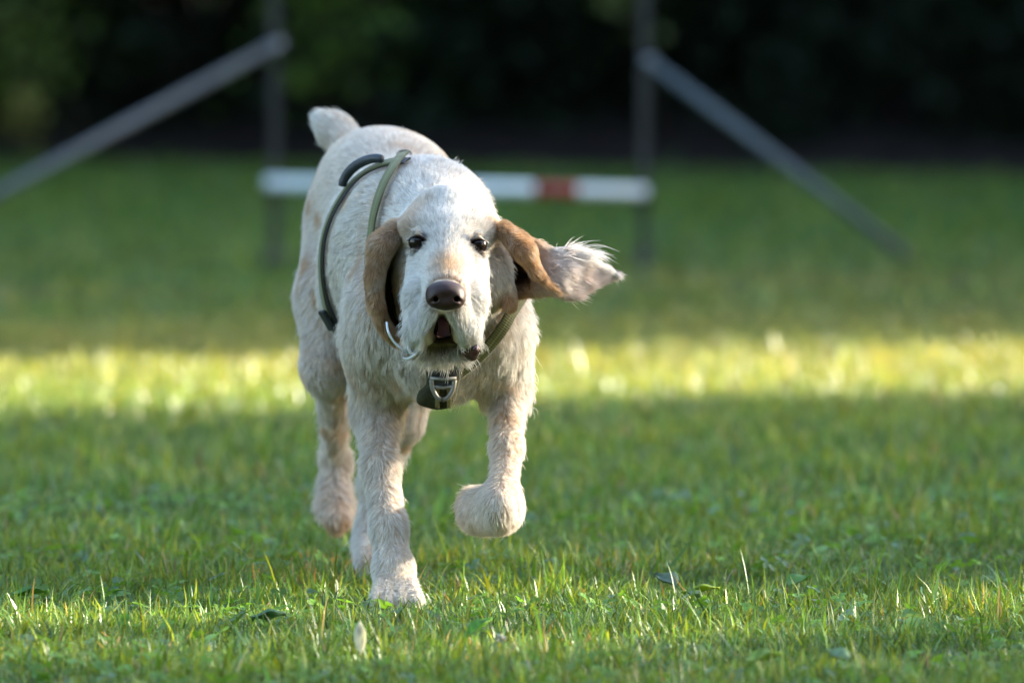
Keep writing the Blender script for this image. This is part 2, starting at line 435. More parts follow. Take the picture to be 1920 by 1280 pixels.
# foreleg, picture left, standing --------------------------------------
cone((704, 650, 12.15), (708, 770, 12.20), 60, 50, k=.04, flow=(.1, .2, -1), ln=.020, lift=.28, tan=.24)
cone((708, 770, 12.20), (713, 880, 12.11), 48, 37, k=.03, flow=(.05, .1, -1), ln=.017, lift=.26, tan=.21)
cone((713, 880, 12.11), (729, 990, 12.04), 38, 36, k=.02, flow=(.1, .2, -1), ln=.016, lift=.26, tan=.16)
cone((729, 990, 12.04), (738, 1070, 12.01), 36, 36, k=.02, flow=(.1, 0, -1), ln=.016, lift=.25, tan=.09)
cone((738, 1070, 12.01), (742, 1116, 11.98), 43, 30, k=.02, flow=(0, -.3, -1), ln=.010, lift=.22, tan=.01)
for dx in (-32, -11, 12, 34):
    cone((741 + dx * .8, 1088, 11.98), (743 + dx * 1.18, 1128, 11.932), 13, 14, k=.002, flow=(0, -.4, -1), ln=.005, lift=.15, tan=.02, shrink=.003)
# foreleg, picture right, lifted ------------------------------------------
cone((938, 640, 12.13), (950, 735, 12.16), 56, 48, k=.04, flow=(.1, .2, -1), ln=.022, lift=.3, tan=.10)
cone((950, 735, 12.16), (950, 840, 12.07), 42, 32, k=.025, flow=(.15, .2, -1), ln=.018, lift=.28, tan=.2)
cone((950, 840, 12.07), (944, 915, 12.00), 31, 32, k=.02, flow=(.1, .1, -1), ln=.015, lift=.28, tan=.2)
ell((938, 948, 11.985), (44, .047, 50), k=.02, flow=(.1, .1, -1), ln=.014, lift=.25, tan=.16)
cone((935, 958, 12.00), (902, 960, 12.04), 48, 49, k=.02, flow=(-.2, -.1, -1), ln=.013, lift=.25, tan=.26)
for dy, dx in ((-20, 8), (-4, -6), (14, -4), (28, 14)):
    cone((900 + dx, 950 + dy, 12.04), (876 + dx * .5, 952 + dy, 12.10), 20, 18, k=.008, flow=(-.8, .3, -.2), ln=.016, lift=.4, tan=.28, shrink=.003)
# tail -----------------------------------------------------------------
cone((672, 290, 12.78), (628, 245, 12.84), 42, 36, k=.03, flow=(-.7, .2, .6), ln=.014, lift=.3, tan=.15)
cone((628, 245, 12.84), (604, 226, 12.86), 34, 24, k=.02, flow=(-.7, .1, .7), ln=.018, lift=.35, tan=.02)
N_TORSO = len(PR)
# head --------------------------------------------------------------------
hs = .004
ell((843, 446, 11.99), (101, .095, 74), k=.03, flow=(0, .8, .5), ln=.010, lift=.17, tan=.06, shrink=hs)
cone((845, 408, 11.975), (840, 475, 11.893), 62, 50, k=.03, flow=(0, .8, .6), ln=.009, lift=.16, tan=.05, shrink=hs)
ell((784, 424, 11.932), (34, .024, 17), k=.03, flow=(-.6, .3, .6), ln=.011, lift=.35, tan=.07, shrink=hs)
ell((896, 428, 11.932), (34, .024, 17), k=.03, flow=(.6, .3, .6), ln=.011, lift=.35, tan=.07, shrink=hs)
cone((841, 456, 11.897), (836, 548, 11.775), 48, 43, k=.028, flow=(0, 1, .5), ln=.009, lift=.25, tan=.14, shrink=hs)
cone((803, 500, 11.885), (799, 560, 11.815), 40, 41, k=.018, flow=(-.7, .3, -.7), ln=.014, lift=.22, tan=.04, shrink=hs)
cone((876, 500, 11.885), (873, 560, 11.815), 40, 40, k=.018, flow=(.7, .3, -.7), ln=.014, lift=.22, tan=.04, shrink=hs)
cone((799, 560, 11.815), (792, 622, 11.80), 40, 34, k=.014, flow=(-.35, -.15, -1), ln=.017, lift=.2, tan=.06, shrink=hs)      # flews
cone((873, 560, 11.815), (869, 620, 11.80), 39, 33, k=.014, flow=(.3, -.15, -1), ln=.017, lift=.2, tan=.06, shrink=hs)
cone((815, 582, 11.775), (799, 612, 11.785), 29, 24, k=.012, flow=(-.5, -.1, -1), ln=.012, lift=.2, tan=.1, shrink=hs)
cone((852, 582, 11.775), (864, 612, 11.785), 28, 24, k=.012, flow=(.5, -.1, -1), ln=.012, lift=.2, tan=.1, shrink=hs)
cone((790, 610, 11.80), (776, 645, 11.815), 30, 18, k=.01, flow=(-.3, -.1, -1), ln=.022, lift=.3, tan=.08, shrink=hs)
cone((872, 610, 11.80), (884, 640, 11.815), 28, 17, k=.01, flow=(.3, -.1, -1), ln=.022, lift=.3, tan=.08, shrink=hs)
cone((832, 590, 11.94), (828, 650, 11.865), 50, 30, k=.012, flow=(0, -.3, -1), ln=.022, lift=.3, tan=.3, shrink=hs)
cone((803, 636, 11.822), (854, 637, 11.822), 14, 14, k=.006, flow=(0, -.3, -1), ln=.005, lift=.2, tan=.4, shrink=.001)               # lower jaw
cone((788, 660, 11.822), (868, 662, 11.822), 12, 12, k=.008, flow=(0, -.8, -1), ln=.038, lift=.5, tan=.12, shrink=hs, t='beard')
ell((771, 512, 11.972), (32, .05, 70), k=.015, flow=(-.3, .6, -.8), ln=.014, lift=.25, tan=.45, shrink=hs)                # cheeks
ell((922, 520, 11.975), (40, .05, 66), k=.02, flow=(.3, .6, -.8), ln=.018, lift=.25, tan=.16, shrink=hs)
cone((762, 535, 11.96), (757, 588, 11.955), 20, 9, k=.012, flow=(0, .2, -1), ln=.010, lift=.2, tan=.75, shrink=.002)
cone((948, 545, 11.955), (956, 572, 11.945), 15, 11, k=.008, flow=(0, 0, -1), ln=.006, lift=.2, tan=.78, shrink=.001)

def patch(rows, n=(46, 26)):
    """smooth sheet of points through rows of (px,py,Y) control points"""
    A = np.array([[V3(c) for c in row] for row in rows])
    def cr(A, n):
        m = len(A); t = np.linspace(0, m - 1, n); i = np.clip(t.astype(int), 0, m - 2); f = (t - i)[(...,) + (None,) * (A.ndim - 1)]
        P0, P1, P2, P3 = A[np.maximum(i - 1, 0)], A[i], A[i + 1], A[np.minimum(i + 2, m - 1)]
        return .5 * (2 * P1 + (P2 - P0) * f + (2 * P0 - 5 * P1 + 4 * P2 - P3) * f ** 2 + (3 * P1 - P0 - 3 * P2 + P3) * f ** 3)
    B = cr(A, n[0]); B = np.swapaxes(cr(np.swapaxes(B, 0, 1), n[1]), 0, 1)
    return B
# flying ear (picture right)
EAR_R = patch([
    [(936, 430, 11.955), (934, 480, 12.00), (930, 540, 11.985)],
    [(966, 436, 11.950), (962, 490, 12.01), (958, 552, 11.975)],
    [(996, 456, 11.960), (996, 500, 11.985), (992, 548, 11.965)],
    [(1030, 472, 11.965), (1030, 510, 11.955), (1036, 543, 11.945)],
    [(1072, 478, 11.975), (1068, 515, 11.965), (1064, 553, 11.955)],
    [(1106, 494, 11.985), (1101, 517, 11.980), (1094, 540, 11.975)],
    [(1140, 509, 11.995), (1138, 515, 11.995), (1132, 522, 11.992)]])
nu = EAR_R.shape[0]
cut = int(nu * .37)
cloud(EAR_R[:cut + 2].reshape(-1, 3), .0042, flow=(.8, .1, -.4), ln=.010, lift=.15, tan=.72, t='ear_in')
cloud(EAR_R[cut:].reshape(-1, 3), .0042, flow=(1, 0, .0), ln=.019, lift=.16, tan=.16, t='ear_tip')
cone((944, 430, 11.925), (985, 472, 11.915), 14, 17, k=.008, flow=(.7, 0, -.5), ln=.007, lift=.15, tan=.66, shrink=.001)
cone((940, 485, 11.945), (952, 535, 11.94), 9, 4, k=.008, flow=(.35, 0, -1), ln=.018, lift=.3, tan=0, shrink=.001)
cone((985, 472, 11.915), (1006, 512, 11.92), 16, 8, k=.008, flow=(.6, 0, -.8), ln=.007, lift=.15, tan=.74, shrink=.001)
cone((1006, 512, 11.92), (1046, 549, 11.935), 8, 3, k=.008, flow=(.7, 0, -.6), ln=.007, lift=.15, tan=.6, shrink=.001)
# hanging ear (picture left)
EAR_L = patch([
    [(738, 432, 11.955), (722, 440, 11.99), (736, 445, 12.03)],
    [(708, 468, 11.945), (704, 475, 12.01), (722, 478, 12.05)],
    [(698, 520, 11.935), (704, 522, 12.02), (738, 522, 12.06)],
    [(702, 575, 11.935), (716, 578, 12.02), (752, 575, 12.055)],
    [(722, 618, 11.945), (742, 624, 12.01), (768, 622, 12.04)],
    [(744, 640, 11.97), (758, 644, 12.005), (774, 642, 12.02)]])
cloud(EAR_L.reshape(-1, 3), .0045, flow=(0, 0, -1), ln=.008, lift=.15, tan=.76, t='ear_in2')
cone((741, 434, 11.945), (716, 460, 11.93), 20, 21, k=.008, flow=(-.5, 0, -.8), ln=.007, lift=.15, tan=.62, shrink=.001)  # upper fold in lighter tan, a highlight worked into the coat colour
cone((713, 462, 11.93), (702, 520, 11.925), 22, 13, k=.008, flow=(-.1, 0, -1), ln=.008, lift=.15, tan=.66, shrink=.001)
cone((702, 520, 11.925), (706, 575, 11.93), 13, 10, k=.008, flow=(0, 0, -1), ln=.008, lift=.15, tan=.68, shrink=.001)
cone((706, 575, 11.93), (728, 624, 11.945), 10, 6, k=.008, flow=(.3, 0, -1), ln=.008, lift=.15, tan=.72, shrink=.001)
# carving: mouth, eye sockets, nose seat
EYES = [((783, 453), 11.868), ((896, 458), 11.868)]
cone((828, 594, 11.765), (828, 614, 11.785), 6, 16, k=.005, sub=True, shrink=0, t='mouth')
cone((828, 596, 11.80), (828, 616, 11.82), 7, 17, k=.005, sub=True, shrink=0, t='mouth')
cone((828, 598, 11.84), (828, 616, 11.86), 8, 18, k=.005, sub=True, shrink=0, t='mouth')
for mx_ in (803, 854):
    cone((828, 598, 11.785), (mx_, 628, 11.798), 7, 8, k=.005, sub=True, shrink=0, t='mouth')
for (ex, ey), EY in EYES:
    ell((ex, ey, EY - .012), (17, .020, 12), k=.005, sub=True, shrink=0, t='eye')
    sx = 1 if ex > 840 else -1
    cone((ex - 19 * sx, ey - 3, EY - .004), (ex + 1 * sx, ey - 15, EY - .006), 4, 4, k=.005, flow=(sx * .3, 0, 1), ln=.009, lift=.5, tan=.10, shrink=0)
    cone((ex + 1 * sx, ey - 15, EY - .006), (ex + 19 * sx, ey - 2, EY + .005), 4, 4, k=.005, flow=(sx * .6, 0, .5), ln=.009, lift=.5, tan=.10, shrink=0)
    cone((ex - 16 * sx, ey + 9, EY - .005), (ex + 14 * sx, ey + 16, EY - .001), 4, 4, k=.004, flow=(sx * .3, 0, -1), ln=.006, lift=.3, tan=.2, shrink=0)

cone((706, 453, 11.905), (740, 441, 11.918), 5, 3, k=.006, sub=True, shrink=0, t='crease')

def build_sdf():
    D = np.full((NX, NY, NZ), .12, np.float32)
    ax = [LO[i] + H * np.arange(n) for i, n in enumerate((NX, NY, NZ))]
    for p in PR:
        if p['ty'] == 'c':
            lo = np.minimum(p['a'] - p['ra'], p['b'] - p['rb']); hi = np.maximum(p['a'] + p['ra'], p['b'] + p['rb'])
        elif p['ty'] == 'e': lo, hi = p['c'] - p['r'].max(), p['c'] + p['r'].max()
        else: lo, hi = p['p'].min(0) - p['rad'], p['p'].max(0) + p['rad']
        mg = (.02 if p['ty'] != 'p' else .009) + p['k']
        i0 = np.maximum(((lo - mg - LO) / H).astype(int), 0); i1 = np.minimum(((hi + mg - LO) / H).astype(int) + 2, [NX, NY, NZ])
        if (i1 <= i0).any(): continue
        X = np.stack(np.meshgrid(*[ax[j][i0[j]:i1[j]] for j in range(3)], indexing='ij'), -1)
        d = pdist(p, X).astype(np.float32)
        s = np.s_[i0[0]:i1[0], i0[1]:i1[1], i0[2]:i1[2]]
        k = p['k']; A = D[s]
        if p['sub']:
            A = np.maximum(A, -d) + np.maximum(k - np.abs(A + d), 0) ** 2 / (4 * k)
        else:
            A = np.minimum(A, d) - np.maximum(k - np.abs(A - d), 0) ** 2 / (4 * k)
        D[s] = A
    return D
D = build_sdf()

def surface_nets(D, lo, h):
    s = D < 0
    c = [s[i:s.shape[0] - 1 + i, j:s.shape[1] - 1 + j, k:s.shape[2] - 1 + k] for i in (0, 1) for j in (0, 1) for k in (0, 1)]
    n = sum(x.astype(np.int8) for x in c); act = (n > 0) & (n < 8)
    I = np.argwhere(act); idx = np.full(act.shape, -1, np.int32); idx[act] = np.arange(len(I))
    acc = np.zeros((len(I), 3)); cnt = np.zeros(len(I))
    off = [np.array((i, j, k)) for i in (0, 1) for j in (0, 1) for k in (0, 1)]
    val = [D[tuple((I + o).T)].astype(float) for o in off]
    for a in range(8):
        for b in range(a + 1, 8):
            if np.abs(off[a] - off[b]).sum() != 1: continue
            m = (val[a] < 0) != (val[b] < 0)
            t = np.where(m, val[a] / (val[a] - val[b] + 1e-20), 0)
            acc += np.where(m[:, None], off[a] + t[:, None] * (off[b] - off[a]), 0); cnt += m
    V = lo + h * (I + acc / cnt[:, None])
    Q = []
    for ax in range(3):
        u, v = (ax + 1) % 3, (ax + 2) % 3
        sl0 = [slice(1, -1)] * 3; sl1 = [slice(1, -1)] * 3
        sl0[ax] = slice(0, -1); sl1[ax] = slice(1, None)
        ch = s[tuple(sl0)] != s[tuple(sl1)]
        G = np.argwhere(ch); G[:, u] += 1; G[:, v] += 1
        e = np.zeros(3, int)
        def cell(du, dv):
            K = G.copy(); K[:, u] -= du; K[:, v] -= dv
            return idx[tuple(K.T)]
        q = np.stack([cell(1, 1), cell(0, 1), cell(0, 0), cell(1, 0)], 1)
        inside0 = s[tuple(G.T)]
        q[~inside0] = q[~inside0][:, ::-1]
        Q.append(q)
    Q = np.concatenate(Q)
    return V, Q[(Q >= 0).all(1)]

def sampler(D, lo, h):
    sh = np.array(D.shape)
    def f(P):
        x = np.clip((P - lo) / h, 0, sh - 1.001); i = x.astype(int); t = x - i; r = 0
        for a in (0, 1):
            for b in (0, 1):
                for c in (0, 1):
                    w = (t[:, 0] if a else 1 - t[:, 0]) * (t[:, 1] if b else 1 - t[:, 1]) * (t[:, 2] if c else 1 - t[:, 2])
                    r = r + w * D[i[:, 0] + a, i[:, 1] + b, i[:, 2] + c]
        return r
    def grad(P, e=None):
        e = e or h
        g = np.stack([f(P + np.eye(3)[j] * e) - f(P - np.eye(3)[j] * e) for j in range(3)], 1)
        return g / (np.linalg.norm(g, axis=1)[:, None] + 1e-9)
    return f, grad
BV, BQ = surface_nets(D, LO, H)
sdf, sgrad = sampler(D, LO, H)
for _ in range(2):        # light smoothing
    acc = np.zeros_like(BV); cnt = np.zeros(len(BV))
    for a in range(4):
        np.add.at(acc, BQ[:, a], BV[BQ[:, (a + 1) % 4]]); np.add.at(cnt, BQ[:, a], 1)
    BV = BV * .5 + .5 * acc / np.maximum(cnt, 1)[:, None]
BV[:, 2] = np.maximum(BV[:, 2], .002)

def vnormals(V, Q):
    n = np.cross(V[Q[:, 2]] - V[Q[:, 0]], V[Q[:, 3]] - V[Q[:, 1]])
    N = np.zeros_like(V)
    for a in range(4): np.add.at(N, Q[:, a], n)
    return N / (np.linalg.norm(N, axis=1)[:, None] + 1e-12), np.linalg.norm(n, axis=1) / 2
BN, BA = vnormals(BV, BQ)

# per-vertex coat properties ------------------------------------------------
pos = [p for p in PR if not p['sub']]
Wt = np.zeros(len(BV)); Fl = np.zeros((len(BV), 3)); Ln = np.zeros(len(BV)); Li = np.zeros(len(BV)); Ta = np.zeros(len(BV)); Ef = np.zeros(len(BV)); Et = np.zeros(len(BV))
dm = np.full(len(BV), 9.0)
ds = []
for p in pos:
    if p['ty'] == 'p':
        lo, hi = p['p'].min(0) - .03, p['p'].max(0) + .03
        m = ((BV > lo) & (BV < hi)).all(1); d = np.full(len(BV), 9.0); d[m] = pdist(p, BV[m])
    else: d = pdist(p, BV)
    ds.append(d); dm = np.minimum(dm, d)
for p, d in zip(pos, ds):
    w = np.exp(-np.minimum((d - dm) / (.010 if p['ty'] != 'p' else .004), 40))
    fl = p['flow'] / (np.linalg.norm(p['flow']) + 1e-9)
    Wt += w; Fl += w[:, None] * fl; Ln += w * p['ln']; Li += w * p['lift']; Ta += w * p['tan']
    if p['t'] in ('ear_in', 'ear_in2'): Ef += w
    if p['t'] == 'ear_tip': Et += w
Fl /= Wt[:, None]; Ln /= Wt; Li /= Wt; Ta /= Wt; Ef /= Wt; Et /= Wt

def near(px, py, Y, r): # soft blob weight
    d = np.linalg.norm((BV - at(px, py, Y)) / np.array(r), axis=1)
    return np.clip(1.25 - d, 0, 1) ** 1.3
# coat markings
crest = [at(*c) for c in ((744, 432, 11.95), (762, 404, 11.96), (794, 380, 11.975), (842, 368, 11.99), (892, 376, 11.985), (927, 402, 11.97), (941, 430, 11.95))]
cd = np.full(len(BV), 9.0)
for a_, b_ in zip(crest[:-1], crest[1:]):
    ab_ = b_ - a_; t_ = np.clip(((BV - a_) @ ab_) / (ab_ @ ab_), 0, 1); cd = np.minimum(cd, np.linalg.norm(BV - a_ - t_[:, None] * ab_, axis=1))
Ta += .30 * np.exp(-(cd / .009) ** 2)
Ta += np.clip((Ta - .45) * 4, 0, 1) * (.10 * Noise3(.022, 8, seed=61)(BV) + .05 * Noise3(.008, 8, seed=62)(BV))
Ta += .50 * near(838, 512, 11.79, (.028, .06, .032))            # orange saddle over the nose
Ta += .30 * near(770, 415, 11.92, (.025, .04, .045)) + .30 * near(925, 425, 11.93, (.022, .04, .045))
Ta += .22 * near(800, 385, 11.95, (.03, .05, .03)) + .18 * near(890, 390, 11.95, (.03, .05, .03))
Ta -= .35 * near(845, 385, 11.93, (.022, .06, .05)) + .25 * near(845, 440, 11.90, (.012, .05, .05))
Ta -= .20 * near(800, 560, 11.80, (.03, .06, .05)) + .2 * near(872, 560, 11.80, (.03, .06, .05))
Ta += .35 * near(757, 560, 11.95, (.022, .04, .05)) + .45 * near(938, 553, 11.96, (.022, .04, .012))
Ta += .12 * near(650, 320, 12.75, (.09, .2, .1))
roan = Noise3(.055, 10, seed=4)(BV); roan2 = Noise3(.16, 8, seed=9)(BV)
body_m = np.clip((BV[:, 1] - 12.02) / .1, 0, 1)
Ta += body_m * (.14 * np.clip(roan, 0, 2) * np.clip(roan2 + .4, 0, 1.5)) + .03 * Noise3(.018, 8, seed=2)(BV)
# keep the tan weight in range
Ta = np.clip(Ta, 0, 1.1)
stops = np.array([0, .14, .34, .62, .8, 1.1])
cw = np.array([[.74, .715, .675], [.715, .675, .62], [.66, .56, .465], [.55, .385, .235], [.48, .31, .17], [.20, .105, .055]])
BC = np.stack([np.interp(Ta, stops, cw[:, j]) for j in range(3)], 1)
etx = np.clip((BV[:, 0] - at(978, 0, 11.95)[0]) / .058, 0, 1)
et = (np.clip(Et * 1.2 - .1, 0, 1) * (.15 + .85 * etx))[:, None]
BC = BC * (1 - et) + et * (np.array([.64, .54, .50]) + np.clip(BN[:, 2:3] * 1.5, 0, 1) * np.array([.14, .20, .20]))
# dark wet skin of mouth, lips, eye rims
mouth = np.maximum.reduce([near(828, 604, 11.79, (.0105, .05, .014)), near(828, 615, 11.86, (.022, .12, .020)), near(828, 622, 11.87, (.026, .06, .016))])
lip2 = np.clip(2.2 * np.maximum.reduce([near(828, 633, 11.812, (.027, .026, .0105)), near(804, 634, 11.818, (.015, .02, .010)), near(853, 635, 11.818, (.015, .02, .010))]), 0, 1)
mouth = np.clip(mouth * 2.2, 0, 1)
BC = BC * (1 - mouth[:, None]) + mouth[:, None] * np.array([.030, .011, .009])
BC = BC * (1 - lip2[:, None]) + lip2[:, None] * np.array([.080, .032, .027])
BC = BC * (1 - mouth[:, None]) + mouth[:, None] * np.array([.026, .010, .008])
lipR = np.clip(3 * near(884, 661, 11.805, (.013, .022, .012)), 0, 1)
lipL = np.clip(2 * near(765, 652, 11.81, (.012, .03, .008)), 0, 1)
BC = BC * (1 - lipL[:, None]) + lipL[:, None] * np.array([.09, .04, .045])
rim = np.zeros(len(BV))
for (ex, ey), EY in EYES:
    rim = np.maximum(rim, np.clip(3 * near(ex, ey + 1, EY - .004, (.0165, .03, .0115)), 0, 1))
BC = BC * (1 - rim[:, None]) + rim[:, None] * np.array([.035, .018, .014])
inner = np.clip(2.5 * np.maximum(near(733, 568, 12.03, (.026, .055, .072)), near(968, 512, 12.0, (.026, .04, .026))), 0, 1) * np.clip(Ef * 2, 0, 1)  # dark inner ear skin, with shade of the ear hollows painted in
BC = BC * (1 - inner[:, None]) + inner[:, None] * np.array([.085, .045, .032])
noseseat = near(835, 555, 11.745, (.031, .03, .026))
nohair = np.clip(np.maximum.reduce([mouth, lip2 * .8, lipR, lipL * .7, rim, (noseseat > .25) * 1.0]), 0, 1)

# ------------------------------------------------------------------ materials for the dog
def coat_material(name, fur):
    m, N, L = material(name)
    a = N.new('ShaderNodeAttribute'); a.attribute_name = 'coat'
    o = N.new('ShaderNodeOutputMaterial')
    if fur:
        hi = N.new('ShaderNodeHairInfo')
        d = N.new('ShaderNodeBsdfPrincipled'); d.inputs['Roughness'].default_value = .55; d.inputs['Specular IOR Level'].default_value = .35
        t = N.new('ShaderNodeBsdfTranslucent'); mx = N.new('ShaderNodeMixShader'); mx.inputs[0].default_value = .27
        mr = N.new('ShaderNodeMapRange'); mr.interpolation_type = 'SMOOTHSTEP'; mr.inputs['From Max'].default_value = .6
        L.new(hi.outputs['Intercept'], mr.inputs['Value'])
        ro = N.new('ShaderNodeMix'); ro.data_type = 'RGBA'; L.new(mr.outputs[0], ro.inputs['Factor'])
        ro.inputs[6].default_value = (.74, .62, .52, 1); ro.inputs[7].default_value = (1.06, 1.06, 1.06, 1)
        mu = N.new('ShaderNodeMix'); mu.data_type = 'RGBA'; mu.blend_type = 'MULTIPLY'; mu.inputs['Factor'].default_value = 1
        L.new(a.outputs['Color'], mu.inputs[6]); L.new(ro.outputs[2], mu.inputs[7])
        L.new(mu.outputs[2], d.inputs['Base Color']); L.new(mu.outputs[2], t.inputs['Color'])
        L.new(d.outputs[0], mx.inputs[1]); L.new(t.outputs[0], mx.inputs[2]); L.new(mx.outputs[0], o.inputs[0])
    else:
        p = N.new('ShaderNodeBsdfPrincipled'); p.inputs['Roughness'].default_value = .6; p.inputs['Specular IOR Level'].default_value = .15
        w = N.new('ShaderNodeAttribute'); w.attribute_name = 'wet'
        mr = N.new('ShaderNodeMapRange'); mr.inputs['To Min'].default_value = .7; mr.inputs['To Max'].default_value = .5
        L.new(w.outputs['Fac'], mr.inputs['Value']); L.new(mr.outputs[0], p.inputs['Roughness'])
        L.new(a.outputs['Color'], p.inputs['Base Color']); L.new(p.outputs[0], o.inputs[0])
    return m
SKINM = coat_material('dog_coat_skin', False)
FURM = coat_material('dog_fur', True)

DOG0 = np.array([float(at(770, 1100, 12.3)[0]), 12.3, 0.0])
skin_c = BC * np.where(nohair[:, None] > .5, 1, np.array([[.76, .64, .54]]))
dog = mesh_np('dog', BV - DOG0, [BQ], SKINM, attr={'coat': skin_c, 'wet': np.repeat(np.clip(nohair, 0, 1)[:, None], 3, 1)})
dog.location = DOG0
tag(dog, 'white and pale orange rough haired dog running towards the camera with one ear flying', 'dog')

def px_of(P):
    d = P - np.array([0, 0, CAM_H]); c_, s_ = math.cos(PITCH), math.sin(PITCH)
    f_ = d[:, 1] * c_ - d[:, 2] * s_; u_ = d[:, 1] * s_ + d[:, 2] * c_
    return np.stack([960 + F * d[:, 0] / f_, 640 - F * u_ / f_], 1)

# ------------------------------------------------------------------ harness paths (needed before the fur)
def spline(P, n):
    A = np.asarray(P, float); m = len(A); t = np.linspace(0, m - 1, n); i = np.clip(t.astype(int), 0, m - 2); f = (t - i)[:, None]
    P0, P1, P2, P3 = A[np.maximum(i - 1, 0)], A[i], A[i + 1], A[np.minimum(i + 2, m - 1)]
    return .5 * (2 * P1 + (P2 - P0) * f + (2 * P0 - 5 * P1 + 4 * P2 - P3) * f ** 2 + (3 * P1 - P0 - 3 * P2 + P3) * f ** 3)
TORSO = PR[:N_TORSO]
def tsdf(P):
    d = np.full(len(P), 1.0)
    for p in TORSO:
        e = pdist(p, P); k = p['k']; d = np.minimum(d, e) - np.maximum(k - np.abs(d - e), 0) ** 2 / (4 * k)
    return d
def tgrad(P, e=.004):
    g = np.stack([tsdf(P + np.eye(3)[j] * e) - tsdf(P - np.eye(3)[j] * e) for j in range(3)], 1)
    return g / (np.linalg.norm(g, axis=1)[:, None] + 1e-9)
def on_skin(P, off):
    P = P.copy()
    for _ in range(12):
        d = tsdf(P) - off
        P -= np.clip(d, -.02, .02)[:, None] * tgrad(P, .004) * .8
    return P
def strap_path(ctrl, off, n=70):
    Q = []
    for c in ctrl:
        ys = np.arange(c[2] - (c[3] if len(c) > 3 else .30), c[2] + .12, .001); R_ = np.array([at(c[0], c[1], y) for y in ys]); c = c[:3]; d = tsdf(R_) - off
        h_ = np.nonzero(d < 0)[0]
        Q.append(R_[h_[0]] if len(h_) and h_[0] > 0 else on_skin(at(*c)[None], off)[0])
    P = spline(Q, n)
    for _ in range(6): P[1:-1] = P[1:-1] * .5 + .25 * (P[:-2] + P[2:])
    d = tsdf(P) - off
    P -= np.minimum(d, 0)[:, None] * tgrad(P, .004)
    return P
GIRTH = strap_path([(748, 300, 12.40), (712, 308, 12.42), (665, 335, 12.45), (632, 378, 12.47), (606, 440, 12.48), (600, 500, 12.47), (608, 570, 12.44), (622, 604, 12.42), (642, 640, 12.38, .03), (664, 668, 12.36, .02)], .011)
NECK_L = strap_path([(759, 286, 12.34), (744, 302, 12.32), (727, 328, 12.28), (708, 375, 12.24), (696, 430, 12.20), (690, 485, 12.20), (708, 530, 12.22), (742, 590, 12.2), (772, 640, 12.19), (796, 676, 12.18), (815, 695, 12.17)], .011)
NECK_R = strap_path([(1000, 520, 12.13), (985, 548, 12.10), (962, 582, 12.08), (938, 622, 12.06), (905, 662, 12.04), (868, 695, 12.03), (832, 715, 12.02)], .013)
BELLY = strap_path([(820, 745, 12.04), (810, 775, 12.12), (790, 740, 12.25), (770, 720, 12.33)], .008, 30)
CULL = np.concatenate([GIRTH, NECK_L, NECK_R])

